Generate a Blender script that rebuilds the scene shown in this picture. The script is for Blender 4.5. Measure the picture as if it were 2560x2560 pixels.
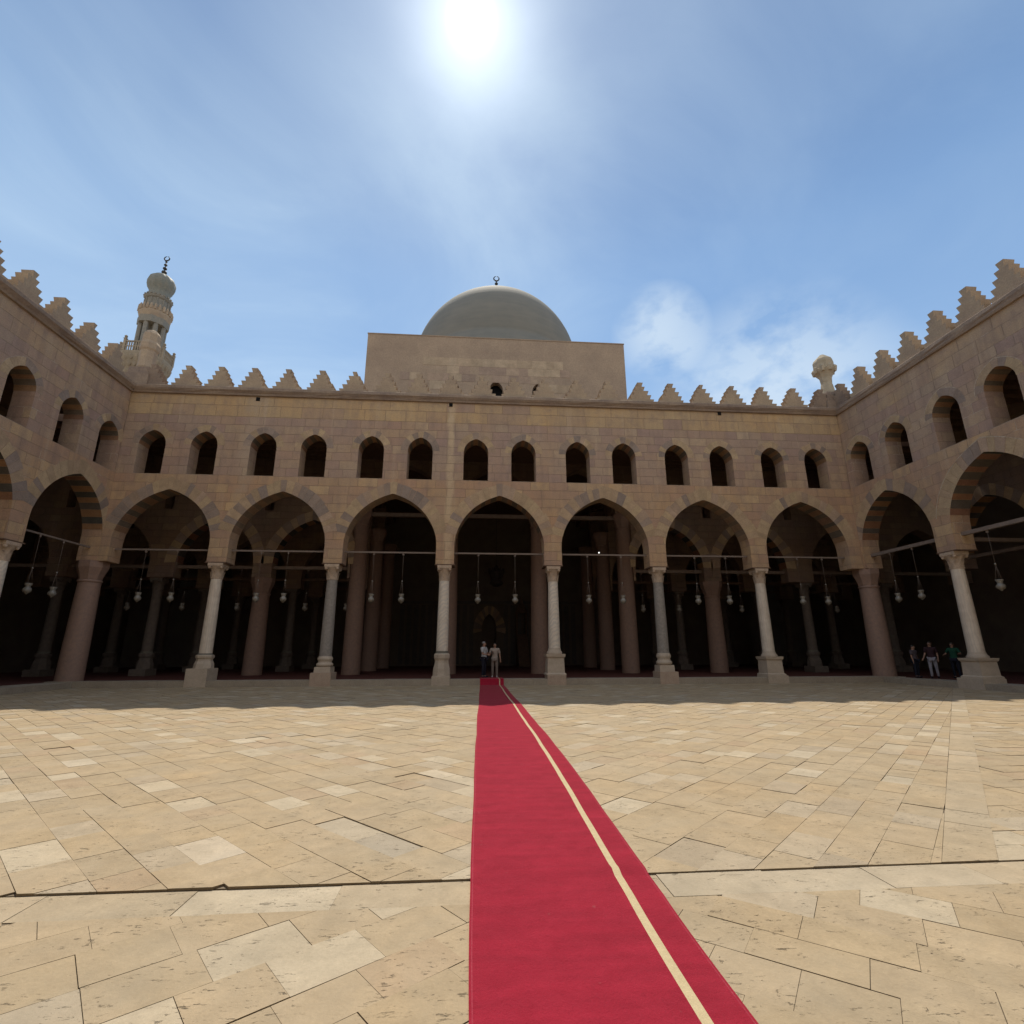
import bpy, bmesh, math, random
from mathutils import Vector, Matrix
from mathutils.geometry import tessellate_polygon
R = math.radians
random.seed(7)
for o in list(bpy.data.objects): bpy.data.objects.remove(o)
scn = bpy.context.scene
C = scn.collection

# ------------------------------------------------------------------ camera
EYE = Vector((0, 0, 1.496))
F, PIT, YAW, ROLL = 1281.0, 0.2647, 0.0775, -0.0022
cam = bpy.data.cameras.new('camera'); co = bpy.data.objects.new('camera', cam); C.objects.link(co)
fw = Vector((math.sin(YAW) * math.cos(PIT), math.cos(YAW) * math.cos(PIT), math.sin(PIT)))
rt = Vector((math.cos(YAW), -math.sin(YAW), 0)); up = rt.cross(fw)
r2 = rt * math.cos(ROLL) + up * math.sin(ROLL); u2 = up * math.cos(ROLL) - rt * math.sin(ROLL)
m = Matrix((r2, u2, -fw)).transposed().to_4x4(); m.translation = EYE
co.matrix_world = m
cam.sensor_width = 36; cam.lens = 36 * F / 2560; cam.clip_start = .05; cam.clip_end = 3000
scn.camera = co
scn.render.resolution_x = scn.render.resolution_y = 1024

# ------------------------------------------------------------------ light
SUN_EL, SUN_AZ = R(58.8), R(-1.7)
sdir = Vector((math.sin(SUN_AZ) * math.cos(SUN_EL), math.cos(SUN_AZ) * math.cos(SUN_EL), math.sin(SUN_EL)))
W = bpy.data.worlds.new('World'); scn.world = W; W.use_nodes = True
nt = W.node_tree; nt.nodes.clear()
def N(t, **k):
    n = nt.nodes.new(t)
    for a, b in k.items(): setattr(n, a, b)
    return n
def L(a, b): nt.links.new(a, b)
def MATH(op, a, b=None, c=None, clamp=False):
    n = N('ShaderNodeMath', operation=op); n.use_clamp = clamp
    for i, v in enumerate((a, b, c)):
        if v is None: continue
        if isinstance(v, (int, float)): n.inputs[i].default_value = v
        else: L(v, n.inputs[i])
    return n.outputs[0]
def VM(op, a, b=None):
    n = N('ShaderNodeVectorMath', operation=op)
    for i, v in enumerate((a, b)):
        if v is None: continue
        if isinstance(v, (tuple, Vector)): n.inputs[i].default_value = v
        else: L(v, n.inputs[i])
    return n.outputs['Value'] if op == 'DOT_PRODUCT' else n.outputs['Vector']
def RAMP(v, stops, interp='LINEAR'):
    n = N('ShaderNodeValToRGB'); e = n.color_ramp.elements; n.color_ramp.interpolation = interp
    while len(e) < len(stops): e.new(.5)
    for el, (p, c) in zip(e, stops):
        el.position = p; el.color = (c, c, c, 1) if isinstance(c, (int, float)) else (*c, 1)
    L(v, n.inputs[0]); return n.outputs[0]
def MIX(fac, a, b, mode='MIX'):
    n = N('ShaderNodeMix', data_type='RGBA', blend_type=mode)
    for s, v in ((n.inputs[0], fac), (n.inputs[6], a), (n.inputs[7], b)):
        if isinstance(v, (int, float)): s.default_value = v
        elif isinstance(v, tuple): s.default_value = (*v, 1)
        else: L(v, s)
    return n.outputs[2]
def NOISE(vec, scale, detail=4, rough=.55, dist=0):
    n = N('ShaderNodeTexNoise'); n.inputs['Scale'].default_value = scale; n.inputs['Detail'].default_value = detail
    n.inputs['Roughness'].default_value = rough; n.inputs['Distortion'].default_value = dist
    if vec is not None: L(vec, n.inputs['Vector'])
    return n.outputs['Fac']

sky = N('ShaderNodeTexSky', sky_type='NISHITA', sun_disc=False)
sky.sun_elevation = SUN_EL; sky.sun_rotation = SUN_AZ
sky.air_density = 1.15; sky.dust_density = .25; sky.ozone_density = 3.0; sky.altitude = 60
tc = N('ShaderNodeTexCoord'); d = VM('NORMALIZE', tc.outputs['Generated'])
sep = N('ShaderNodeSeparateXYZ'); L(d, sep.inputs[0])
# clouds live on a flat layer overhead: direction / height
inv = MATH('DIVIDE', 1.0, MATH('MAXIMUM', MATH('ADD', sep.outputs[2], .12), .05))
cmb = N('ShaderNodeCombineXYZ')
L(MATH('MULTIPLY', sep.outputs[0], inv), cmb.inputs[0]); L(MATH('MULTIPLY', sep.outputs[1], inv), cmb.inputs[1]); cmb.inputs[2].default_value = 8.4
n1 = NOISE(cmb.outputs[0], 1.5, 8, .58, .9)
n2 = NOISE(cmb.outputs[0], .45, 2, .5)
cf = MATH('MULTIPLY', RAMP(n1, [(.40, 0), (.72, 1)]), RAMP(n2, [(.35, .15), (.62, 1)]))
# wisps low on the right and a veil on the left
def blob(v, inner, outer, amt):
    v = Vector(v).normalized()
    return MATH('MULTIPLY', RAMP(VM('DOT_PRODUCT', d, v), [(math.cos(R(outer)), 0), (math.cos(R(inner)), 1)]), amt)
veil = blob((-.62, .66, .45), 2, 27, .55)
veil2 = blob((-.10, .72, .66), 1, 21, .34)
sc = N('ShaderNodeVectorMath', operation='MULTIPLY'); sc.inputs[1].default_value = (1, 1, 1.6); L(d, sc.inputs[0])
nc = NOISE(sc.outputs[0], 10, 8, .56, .1)
cum = MATH('MULTIPLY', RAMP(nc, [(.38, 0), (.58, 1)]), MATH('ADD', blob((.50, .74, .385), 2, 12, .62), blob((.325, .771, .545), .05, .8, .6)))
cf = MATH('ADD', MATH('MULTIPLY', cf, .22), MATH('ADD', MATH('ADD', MATH('MULTIPLY', veil, RAMP(n1, [(.3, .45), (.65, 1)])), MATH('MULTIPLY', veil2, RAMP(n1, [(.3, .3), (.65, 1)]))), 0.0), clamp=True)
skyc = MIX(1.0, MIX(.30, sky.outputs[0], (3.3, 4.7, 7.2)), (.88, 1.02, 1.08), 'MULTIPLY')
skyc = MIX(MATH('MULTIPLY', RAMP(sep.outputs[2], [(.62, 0), (.93, 1)]), .62), skyc, (2.1, 2.9, 4.5))
col = MIX(cf, skyc, (6.6, 8.2, 9.4))
col = MIX(MATH('MULTIPLY', RAMP(sep.outputs[2], [(.34, 1), (.70, 0)]), .55), col, (3.9, 5.8, 8.6))
col = MIX(cum, col, (7.2, 8.3, 9.2))
# unseen cloud bank added behind the viewer as fill light for the shaded front
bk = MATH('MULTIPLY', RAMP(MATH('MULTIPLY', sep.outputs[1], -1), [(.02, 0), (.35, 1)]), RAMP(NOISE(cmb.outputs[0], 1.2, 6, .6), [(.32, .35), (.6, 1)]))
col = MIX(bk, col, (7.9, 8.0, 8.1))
# the bright aureole of the sun in hazy air
ang = MATH('MULTIPLY', MATH('ARCCOSINE', MATH('MINIMUM', VM('DOT_PRODUCT', d, sdir), .999999)), 180 / math.pi)
def gauss(s, a): return MATH('MULTIPLY', MATH('EXPONENT', MATH('MULTIPLY', MATH('POWER', MATH('DIVIDE', ang, s), 2.0), -1)), a)
glow = MATH('ADD', MATH('ADD', gauss(.9, 120), gauss(4.6, 4.6)), MATH('MULTIPLY', MATH('EXPONENT', MATH('MULTIPLY', ang, -1 / 7.0)), 3.2))
gc = N('ShaderNodeCombineXYZ')
for i, k in enumerate((.96, .98, .92)): L(MATH('MULTIPLY', glow, k), gc.inputs[i])
col = MIX(1.0, col, gc.outputs[0], 'ADD')
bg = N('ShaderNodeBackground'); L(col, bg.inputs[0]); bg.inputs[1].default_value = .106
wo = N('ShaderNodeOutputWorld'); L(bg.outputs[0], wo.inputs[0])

sl = bpy.data.lights.new('sun', 'SUN'); so = bpy.data.objects.new('sun', sl); C.objects.link(so)
sl.energy = 3.85; sl.angle = R(.53); sl.color = (1, .925, .80)
so.rotation_euler = sdir.to_track_quat('Z', 'Y').to_euler(); so.location = (0, 20, 60)
vs = scn.view_settings; vs.view_transform = 'Standard'; vs.look = 'None'; vs.exposure = 0.0; vs.gamma = 1
scn.cycles.max_bounces = 10; scn.cycles.diffuse_bounces = 8

# ------------------------------------------------------------------ materials
def mat(name, rough=.9, spec=.2):
    global nt
    mt = bpy.data.materials.new(name); mt.use_nodes = True; nt = mt.node_tree
    b = nt.nodes['Principled BSDF']; b.inputs['Roughness'].default_value = rough
    b.inputs['Specular IOR Level'].default_value = spec
    return mt, b
def setc(b, c):
    if isinstance(c, tuple): b.inputs['Base Color'].default_value = (*c, 1)
    else: L(c, b.inputs['Base Color'])
def bump(b, h, dist, strength=.6):
    n = N('ShaderNodeBump'); n.inputs['Distance'].default_value = dist; n.inputs['Strength'].default_value = strength
    L(h, n.inputs['Height']); L(n.outputs[0], b.inputs['Normal'])
def OBJ(): return N('ShaderNodeTexCoord').outputs['Object']
def ATT():
    return N('ShaderNodeAttribute', attribute_name='tint').outputs['Color']
def mottled(name, c1, c2, scale=3, rough=.9, bd=.01, spec=.2, fine=40):
    mt, b = mat(name, rough, spec); v = OBJ()
    n = NOISE(v, scale, 6, .6); f = NOISE(v, fine, 3, .6)
    c = MIX(RAMP(n, [(.3, 0), (.7, 1)]), c1, c2)
    c = MIX(1.0, c, RAMP(f, [(.25, .82), (.75, 1.12)]), 'MULTIPLY')
    setc(b, c)
    if bd: bump(b, f, bd)
    return mt

def masonry(name, facade=False, dark=1.0, stain=0.0, yellow=True, row=.446, bw=.95):
    mt, b = mat(name, .93, .12); v = OBJ()
    s = N('ShaderNodeSeparateXYZ'); L(v, s.inputs[0])
    wob = NOISE(v, .9, 2)
    u = MATH('ADD', s.outputs[0], s.outputs[1])
    z = MATH('ADD', MATH('SUBTRACT', s.outputs[2], 9.745), MATH('MULTIPLY', MATH('SUBTRACT', wob, .5), .05))
    def brick(zz, bwid, rh, off, ms=.012):
        cb = N('ShaderNodeCombineXYZ'); L(u, cb.inputs[0]); L(zz, cb.inputs[1])
        k = N('ShaderNodeTexBrick'); k.offset = off; k.offset_frequency = 2; k.squash = .72; k.squash_frequency = 3
        L(cb.outputs[0], k.inputs['Vector'])
        for nm, val in (('Scale', 1), ('Mortar Size', ms), ('Mortar Smooth', .4), ('Bias', 0), ('Brick Width', bwid), ('Row Height', rh)): k.inputs[nm].default_value = val
        k.inputs['Color1'].default_value = (0, 0, 0, 1); k.inputs['Color2'].default_value = (1, 1, 1, 1); k.inputs['Mortar'].default_value = (.5, .5, .5, 1)
        return k
    k1 = brick(z, bw, row, .43)
    pal = RAMP(k1.outputs['Color'], [(0, (.375, .272, .215)), (.2, (.415, .300, .225)), (.45, (.445, .338, .232)), (.7, (.400, .285, .225)), (.9, (.43, .320, .225)), (1, (.50, .385, .26))])
    if yellow:
        k2 = brick(MATH('SUBTRACT', z, 3.12), 1.45, .60, .37)
        p2 = RAMP(k2.outputs['Color'], [(0, (.50, .360, .205)), (.14, (.40, .285, .210)), (.18, (.52, .375, .210)), (.6, (.47, .340, .20)), (1, (.54, .40, .23))])
        zone = RAMP(MATH('DIVIDE', z, 10), [(.3115, 0), (.3125, 1)])
        # lower wall is warmer than the window storey
        low = RAMP(MATH('ADD', MATH('DIVIDE', z, 10), .5), [(.499, 1), (.501, 0)])
        pal = MIX(MATH('MULTIPLY', low, .75), pal, MIX(1.0, pal, (1.14, 1.06, .88), 'MULTIPLY'))
        pal = MIX(MATH('MULTIPLY', zone, .45 if stain else 1.0), pal, p2)
        mort = MIX(zone, k1.outputs['Fac'], k2.outputs['Fac'])
    else: mort = k1.outputs['Fac']
    big = NOISE(v, .35, 5, .6, .4); mid = NOISE(v, 2.2, 6, .65); fine = NOISE(v, 26, 4, .65)
    pal = MIX(RAMP(big, [(.42, 0), (.66, .5)]), pal, MIX(1.0, pal, (1.18, 1.04, .82), 'MULTIPLY'))
    pal = MIX(RAMP(mid, [(.48, 0), (.72, .5)]), pal, (.28, .21, .175))
    # rain streaks under the cornice
    mp = N('ShaderNodeMapping'); mp.inputs['Scale'].default_value = (1.5, 1.5, .12); L(v, mp.inputs[0])
    st = NOISE(mp.outputs[0], 1.6, 5, .6)
    pal = MIX(MATH('MULTIPLY', RAMP(st, [(.48, 0), (.68, 1)]), .28 + stain), pal, (.25, .185, .15))
    pal = MIX(MATH('MULTIPLY', RAMP(st, [(.28, 1), (.42, 0)]), .45), pal, (.54, .42, .29))
    if facade:
        strip = RAMP(MATH('ABSOLUTE', MATH('ADD', s.outputs[0], MATH('ADD', 1.02, MATH('MULTIPLY', wob, .4)))), [(.10, 1), (.24, 0)])
        pal = MIX(MATH('MULTIPLY', strip, RAMP(mid, [(.3, .15), (.6, .85)])), pal, (.62, .48, .30))
        strip = RAMP(MATH('ABSOLUTE', MATH('ADD', s.outputs[0], MATH('ADD', 10.9, MATH('MULTIPLY', wob, .5)))), [(.10, 1), (.5, 0)])
        pal = MIX(MATH('MULTIPLY', strip, RAMP(mid, [(.3, .0), (.6, .6)])), pal, (.50, .39, .27))
    pal = MIX(MATH('MULTIPLY', mort, MATH('MULTIPLY', RAMP(mid, [(.35, .9), (.6, .35)]), .6)), pal, (.22, .165, .13))
    if stain: # pale repointed joints on the wings
        pal = MIX(MATH('MULTIPLY', mort, RAMP(NOISE(v, .8, 3), [(.55, 0), (.62, .9)])), pal, (.60, .49, .37))
    pal = MIX(1.0, pal, RAMP(fine, [(.2, .74), (.8, 1.22)]), 'MULTIPLY')
    pal = MIX(1.0, pal, (1.02, 1.0, 1.02), 'MULTIPLY')
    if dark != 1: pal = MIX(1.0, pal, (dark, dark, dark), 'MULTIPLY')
    setc(b, pal)
    h = MATH('ADD', MATH('MULTIPLY', mort, -1.0), MATH('ADD', MATH('MULTIPLY', fine, .5), MATH('MULTIPLY', mid, .8)))
    bump(b, h, .03, .8)
    return mt
M = {}
M['facade'] = masonry('facade_stone', facade=True)
M['wing'] = masonry('wing_stone', stain=.15)
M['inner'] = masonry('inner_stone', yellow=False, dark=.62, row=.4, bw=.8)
M['box'] = mottled('dome_block_render', (.47, .35, .245), (.37, .275, .20), .7, bd=.01, fine=14)
M['cornice'] = mottled('weathered_cornice', (.24, .18, .145), (.38, .285, .205), 1.1, bd=.03, fine=12)
M['merlon'] = mottled('merlon_stone', (.50, .385, .26), (.39, .295, .215), 1.4, bd=.02, fine=18)
M['marble'] = None
def marble(name, c1, c2, vein, streak=False, rough=.5):
    mt, b = mat(name, rough, .35); v = OBJ()
    mp = N('ShaderNodeMapping'); mp.inputs['Scale'].default_value = (2.5, 2.5, .6) if streak else (1.6, 1.6, 1.1); mp.inputs['Rotation'].default_value = (.5, .35, 0) if not streak else (0, 0, 0)
    L(v, mp.inputs[0])
    w = N('ShaderNodeTexWave', wave_type='BANDS', bands_direction='Z' if not streak else 'X'); w.inputs['Scale'].default_value = 1.7
    w.inputs['Distortion'].default_value = 9; w.inputs['Detail'].default_value = 4; w.inputs['Detail Scale'].default_value = 1.2
    L(mp.outputs[0], w.inputs[0])
    c = MIX(RAMP(w.outputs['Fac'], [(.2, .55), (.6, 0)]), c1, vein)
    n = NOISE(v, 3, 5, .6)
    c = MIX(RAMP(n, [(.4, 0), (.75, .7)]), c, c2)
    setc(b, c); bump(b, n, .01, .4); return mt
M['white_marble'] = marble('white_marble', (.76, .67, .55), (.60, .50, .39), (.54, .50, .45))
M['streaked_marble'] = marble('streaked_marble', (.72, .62, .50), (.52, .42, .33), (.56, .49, .41), True)
M['pale_stone'] = mottled('pale_base_stone', (.58, .48, .37), (.48, .39, .30), 3, bd=.01)
M['pink_stone'] = mottled('pink_plinth_stone', (.45, .33, .25), (.52, .40, .30), 4, bd=.015)
M['grey_granite'] = mottled('grey_granite', (.24, .215, .19), (.35, .31, .27), 9, .6, .004, .35, 70)
M['red_granite'] = mottled('red_granite', (.33, .21, .155), (.25, .17, .135), 7, .65, .006, .3, 60)
M['capital'] = mottled('capital_stone', (.60, .47, .35), (.45, .345, .26), 5, bd=.03, fine=22)
M['dark_band'] = mottled('dark_base_band', (.16, .15, .12), (.22, .2, .16), 8, bd=.01)
M['wood'] = mottled('aged_wood', (.20, .13, .09), (.13, .085, .06), 5, bd=.01)
M['palewood'] = mottled('bleached_wood', (.25, .19, .145), (.19, .14, .11), 5, bd=.01)
M['inner_stone'] = mottled('dark_inner_granite', (.19, .155, .125), (.14, .115, .095), 6, .75, .006, .2, 50)  # browner, darker granite for the inner columns
M['iron'] = mottled('dark_iron', (.05, .045, .04), (.08, .06, .05), 8, .6, .003)
M['rod'] = mottled('tie_rod_paint', (.25, .195, .16), (.19, .15, .125), 8, .7, .003)
M['black'] = mottled('flat_black', (.008, .008, .01), (.014, .013, .013), 8, .9, 0)  # plain black; also paints the dark inside drain and window openings
def vcol(name, rough=.9, bd=.02, fine=22, sp=.15):
    mt, b = mat(name, rough, sp); v = OBJ(); f = NOISE(v, fine, 4, .65); n = NOISE(v, 2.6, 5, .6)
    c = MIX(1.0, ATT(), RAMP(f, [(.2, .76), (.8, 1.2)]), 'MULTIPLY')
    c = MIX(1.0, c, RAMP(n, [(.3, .85), (.7, 1.12)]), 'MULTIPLY')
    setc(b, c); bump(b, MATH('ADD', f, n), bd); return mt
M['voussoir'] = vcol('voussoir_stone')

# paving: per-slab tint with pits and weathering
mt, b = mat('paving_stone', .82, .25); v = OBJ(); M['paving'] = mt
att = ATT()
n_big = NOISE(v, .5, 4, .6); n_mid = NOISE(v, 4.5, 6, .65, .3); n_f = NOISE(v, 45, 4, .7)
mp = N('ShaderNodeMapping'); mp.inputs['Scale'].default_value = (9, 26, 1); mp.inputs['Rotation'].default_value = (0, 0, .12); L(v, mp.inputs[0])
pit = NOISE(mp.outputs[0], 1.25, 6, .78, .5)
patch = RAMP(NOISE(v, 2.3, 4, .6), [(.47, 0), (.62, 1)])
pm = MATH('MULTIPLY', RAMP(pit, [(.60, 0), (.64, 1)]), patch)
pm = MATH('MAXIMUM', pm, MATH('MULTIPLY', RAMP(pit, [(.68, 0), (.71, 1)]), .8))
c = MIX(1.0, att, RAMP(n_mid, [(.25, .80), (.75, 1.10)]), 'MULTIPLY')
c = MIX(1.0, c, RAMP(n_f, [(.2, .88), (.8, 1.10)]), 'MULTIPLY')
c = MIX(RAMP(n_big, [(.35, 0), (.65, .55)]), c, MIX(1.0, c, (1.0, .93, .83), 'MULTIPLY'))
c = MIX(MATH('MULTIPLY', pm, .62), c, (.15, .115, .08))
dust = RAMP(NOISE(v, 1.1, 6, .65, .5), [(.4, 0), (.7, .45)])
c = MIX(dust, c, (.405, .345, .25))
st_ = RAMP(NOISE(v, .9, 7, .7, .8), [(.5, 0), (.68, .42)])
c = MIX(st_, c, MIX(1.0, c, (.76, .75, .72), 'MULTIPLY'))
c = MIX(1.0, c, (.98, .955, .93), 'MULTIPLY')
setc(b, c)
bump(b, MATH('ADD', MATH('MULTIPLY', pm, -1.3), MATH('ADD', MATH('MULTIPLY', n_mid, .9), MATH('MULTIPLY', n_f, .35))), .012, .8)
M['mortar'] = mottled('joint_sand', (.19, .145, .095), (.27, .215, .15), 5, bd=.01, fine=50)
M['earth'] = mottled('city_earth', (.33, .27, .19), (.26, .21, .15), .2, bd=0)

# dome: weathered plaster, green-grey below
mt, b = mat('dome_plaster', .8, .25); v = OBJ(); M['dome'] = mt
s = N('ShaderNodeSeparateXYZ'); L(v, s.inputs[0]); n = NOISE(v, .8, 6, .6)
mp = N('ShaderNodeMapping'); mp.inputs['Scale'].default_value = (.35, .35, 3.2); L(v, mp.inputs[0]); rg = NOISE(mp.outputs[0], 1.2, 4, .5)
c = MIX(RAMP(n, [(.3, 0), (.7, 1)]), (.195, .190, .165), (.235, .22, .185))
c = MIX(RAMP(rg, [(.35, .0), (.7, .32)]), c, (.30, .275, .22))
setc(b, c); bump(b, rg, .03, .3)
M['min_stone'] = mottled('minaret_stone', (.41, .33, .235), (.32, .265, .195), 1.5, bd=.03, fine=8)
M['min_tile'] = mottled('minaret_green_tile', (.22, .225, .19), (.29, .27, .22), 3, .6, .02, fine=10)
M['min_grey'] = mottled('minaret_grey_stone', (.25, .235, .20), (.32, .285, .23), 2, bd=.02, fine=8)
M['bronze'] = mottled('dark_bronze', (.05, .05, .05), (.08, .07, .06), 4, .5, 0)
mt, b = mat('milky_lamp_glass', .25, .5); setc(b, (.24, .22, .185)); b.inputs['Transmission Weight'].default_value = .10; M['glass'] = mt
mt, b = mat('lit_bulb', .3, .5); setc(b, (.9, .9, .9)); b.inputs['Emission Color'].default_value = (1, .97, .9, 1); b.inputs['Emission Strength'].default_value = 2.5; M['bulb'] = mt

# carpets
mt, b = mat('red_carpet', .95, .05); v = OBJ(); M['carpet'] = mt
f1 = NOISE(v, 220, 3, .7); f2 = NOISE(v, 6, 5, .6, .6); f3 = NOISE(v, 28, 5, .6, 1.5)
mp = N('ShaderNodeMapping'); mp.inputs['Scale'].default_value = (1.2, 7, 1); L(v, mp.inputs[0]); f4 = NOISE(mp.outputs[0], 1.1, 3, .5)
c = MIX(RAMP(f2, [(.3, 0), (.7, 1)]), (.315, .012, .030), (.37, .018, .040))
c = MIX(1.0, c, RAMP(f1, [(.2, .75), (.8, 1.2)]), 'MULTIPLY')
c = MIX(MATH('MULTIPLY', RAMP(f3, [(.56, 0), (.72, 1)]), .28), c, (.20, .008, .022))
c = MIX(1.0, c, RAMP(f4, [(.35, .9), (.65, 1.06)]), 'MULTIPLY')
c = MIX(RAMP(NOISE(v, 14, 2), [(.74, 0), (.78, .12)]), c, (.50, .30, .26))
setc(b, c); b.inputs['Sheen Weight'].default_value = .12; bump(b, MATH('ADD', f1, MATH('MULTIPLY', f3, 2)), .004, .7)
M['gold'] = mottled('gold_carpet_stripe', (.62, .50, .30), (.54, .43, .25), 20, .9, .002, fine=150)
M['hall_carpet'] = mottled('hall_floor_carpet', (.13, .045, .035), (.09, .035, .03), 2, bd=.004)
M['plat'] = mottled('platform_stone', (.42, .355, .27), (.34, .285, .22), 1.5, bd=.02, fine=18)
M['plaster'] = mottled('hall_plaster', (.20, .165, .13), (.155, .125, .10), 1.2, bd=.02)
M['panel'] = mottled('dado_marble', (.10, .09, .085), (.15, .13, .11), 3, .5, 0)
def cloth(name, c): 
    M[name] = mottled('cloth_' + name, c, tuple(x * .8 for x in c), 12, .9, .002, fine=60)
cloth('white', (.50, .50, .50)); cloth('sand', (.40, .33, .28)); cloth('khaki', (.24, .20, .17)); cloth('navy', (.02, .022, .035))
cloth('darkvest', (.05, .025, .03)); cloth('green', (.02, .085, .05)); cloth('purplegrey', (.10, .08, .09)); cloth('palepants', (.33, .31, .34)); cloth('bag', (.3, .25, .15))
mt, b = mat('skin', .55, .35); setc(b, MIX(NOISE(OBJ(), 20, 3), (.33, .185, .125), (.40, .23, .16))); M['skin'] = mt
mt, b = mat('hair', .6, .3); setc(b, MIX(NOISE(OBJ(), 60, 3), (.02, .016, .013), (.05, .04, .035))); M['hair'] = mt
mt, b = mat('grey_hair', .6, .3); setc(b, MIX(NOISE(OBJ(), 60, 3), (.2, .19, .18), (.3, .28, .27))); M['grey_hair'] = mt

# ------------------------------------------------------------------ mesh helpers
class MB:
    def __init__(s): s.v = []; s.f = []; s.c = []; s.m = []; s.sm = []
    def add(s, vs, fs, col=None, mi=0, smooth=False):
        o = len(s.v); s.v += [tuple(p) for p in vs]
        for i, f in enumerate(fs):
            s.f.append([o + k for k in f]); s.c.append(col[i] if isinstance(col, list) else (col or (1, 1, 1))); s.m.append(mi); s.sm.append(smooth)
    def box(s, x0, x1, y0, y1, z0, z1, col=None, mi=0):
        s.add([(x0, y0, z0), (x1, y0, z0), (x1, y1, z0), (x0, y1, z0), (x0, y0, z1), (x1, y0, z1), (x1, y1, z1), (x0, y1, z1)],
              [(0, 3, 2, 1), (4, 5, 6, 7), (0, 1, 5, 4), (1, 2, 6, 5), (2, 3, 7, 6), (3, 0, 4, 7)], col, mi)
    def frus(s, cx, cy, lev, n=4, rot=None, col=None, mi=0, smooth=False, cap=True):
        # lathe / stacked prism: lev = [(z, r)], n sides; n=4 gives squares with half-width r
        rot = math.pi / n if rot is None else rot
        k = 1 / math.cos(math.pi / n) if n <= 8 else 1
        vs = []
        for z, r in lev:
            for i in range(n):
                a = rot + 2 * math.pi * i / n; vs.append((cx + r * k * math.cos(a), cy + r * k * math.sin(a), z))
        fs = []
        for j in range(len(lev) - 1):
            for i in range(n):
                a, b_ = j * n + i, j * n + (i + 1) % n; fs.append((a, b_, b_ + n, a + n))
        s.add(vs, fs, col, mi, smooth)
        if cap: s.add(vs[:n], [tuple(range(n))[::-1]], col, mi); s.add(vs[-n:], [tuple(range(n))], col, mi)
    def tube(s, pts, r, n=8, mi=0, smooth=True, col=None):
        vs = []; pts = [Vector(p) for p in pts]
        for i, p in enumerate(pts):
            t = (pts[min(i + 1, len(pts) - 1)] - pts[max(i - 1, 0)]).normalized()
            a = t.orthogonal().normalized(); b_ = t.cross(a); rr = r[i] if isinstance(r, (list, tuple)) else r
            for k in range(n):
                q = 2 * math.pi * k / n; vs.append(p + a * rr * math.cos(q) + b_ * rr * math.sin(q))
        fs = [(j * n + i, j * n + (i + 1) % n, (j + 1) * n + (i + 1) % n, (j + 1) * n + i) for j in range(len(pts) - 1) for i in range(n)]
        fs.append(tuple(range(n))[::-1]); fs.append(tuple((len(pts) - 1) * n + k for k in range(n)))
        s.add(vs, fs, col, mi, smooth)
    def ball(s, c, r, nu=12, nv=8, mi=0, sc=(1, 1, 1)):
        lev = []
        vs = [(c[0], c[1], c[2] - r * sc[2])]; fs = []
        for j in range(1, nv):
            t = -math.pi / 2 + math.pi * j / nv
            for i in range(nu):
                a = 2 * math.pi * i / nu; vs.append((c[0] + r * sc[0] * math.cos(t) * math.cos(a), c[1] + r * sc[1] * math.cos(t) * math.sin(a), c[2] + r * sc[2] * math.sin(t)))
        vs.append((c[0], c[1], c[2] + r * sc[2]))
        for i in range(nu):
            fs.append((0, 1 + (i + 1) % nu, 1 + i)); e = 1 + (nv - 2) * nu; fs.append((e + i, e + (i + 1) % nu, len(vs) - 1))
        for j in range(nv - 2):
            for i in range(nu): a = 1 + j * nu + i; b_ = 1 + j * nu + (i + 1) % nu; fs.append((a, b_, b_ + nu, a + nu))
        s.add(vs, fs, None, mi, True)
    def build(s, name, mats, parent=None, loc=None, rz=0):
        me = bpy.data.meshes.new(name); me.from_pydata(s.v, [], s.f)
        for m_ in (mats if isinstance(mats, (list, tuple)) else [mats]): me.materials.append(m_)
        me.polygons.foreach_set('material_index', s.m); me.polygons.foreach_set('use_smooth', s.sm)
        if any(c != (1, 1, 1) for c in s.c):
            at = me.color_attributes.new('tint', 'FLOAT_COLOR', 'CORNER'); arr = []
            for f, c in zip(s.f, s.c): arr += [c[0], c[1], c[2], 1] * len(f)
            at.data.foreach_set('color', arr)
        me.update()
        bm = bmesh.new(); bm.from_mesh(me); bmesh.ops.recalc_face_normals(bm, faces=bm.faces); bm.to_mesh(me); bm.free()
        o = bpy.data.objects.new(name, me); C.objects.link(o)
        if parent: o.parent = parent
        if loc: o.location = loc
        o.rotation_euler.z = rz
        return o
def tag(o, label=None, cat=None, group=None, kind=None):
    for k, v_ in (('label', label), ('category', cat), ('group', group), ('kind', kind)):
        if v_: o[k] = v_
    return o
def empty(name, loc, rz=0, **k):
    o = bpy.data.objects.new(name, None); C.objects.link(o); o.location = loc; o.rotation_euler.z = rz; o.empty_display_size = .3
    return tag(o, **k)
def extrude_poly(mb, outer, holes, y0, y1, col=None, mi=0):
    """polygon in (x, z) with holes, extruded from y0 to y1"""
    loops = [outer] + holes
    tri = tessellate_polygon([[Vector((x, z, 0)) for x, z in l] for l in loops])
    flat = [p for l in loops for p in l]; n = len(flat)
    vs = [(x, y0, z) for x, z in flat] + [(x, y1, z) for x, z in flat]
    fs = [tuple(t) for t in tri] + [tuple(n + i for i in reversed(t)) for t in tri]
    o = 0
    for l in loops:
        for i in range(len(l)):
            a, b_ = o + i, o + (i + 1) % len(l); fs.append((a, b_, b_ + n, a + n))
        o += len(l)
    mb.add(vs, fs, col, mi)
PROF = [(1, 0), (1.0, .15), (.975, .30), (.905, .45), (.79, .60), (.635, .735), (.45, .845), (.23, .935), (0, 1)]
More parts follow.
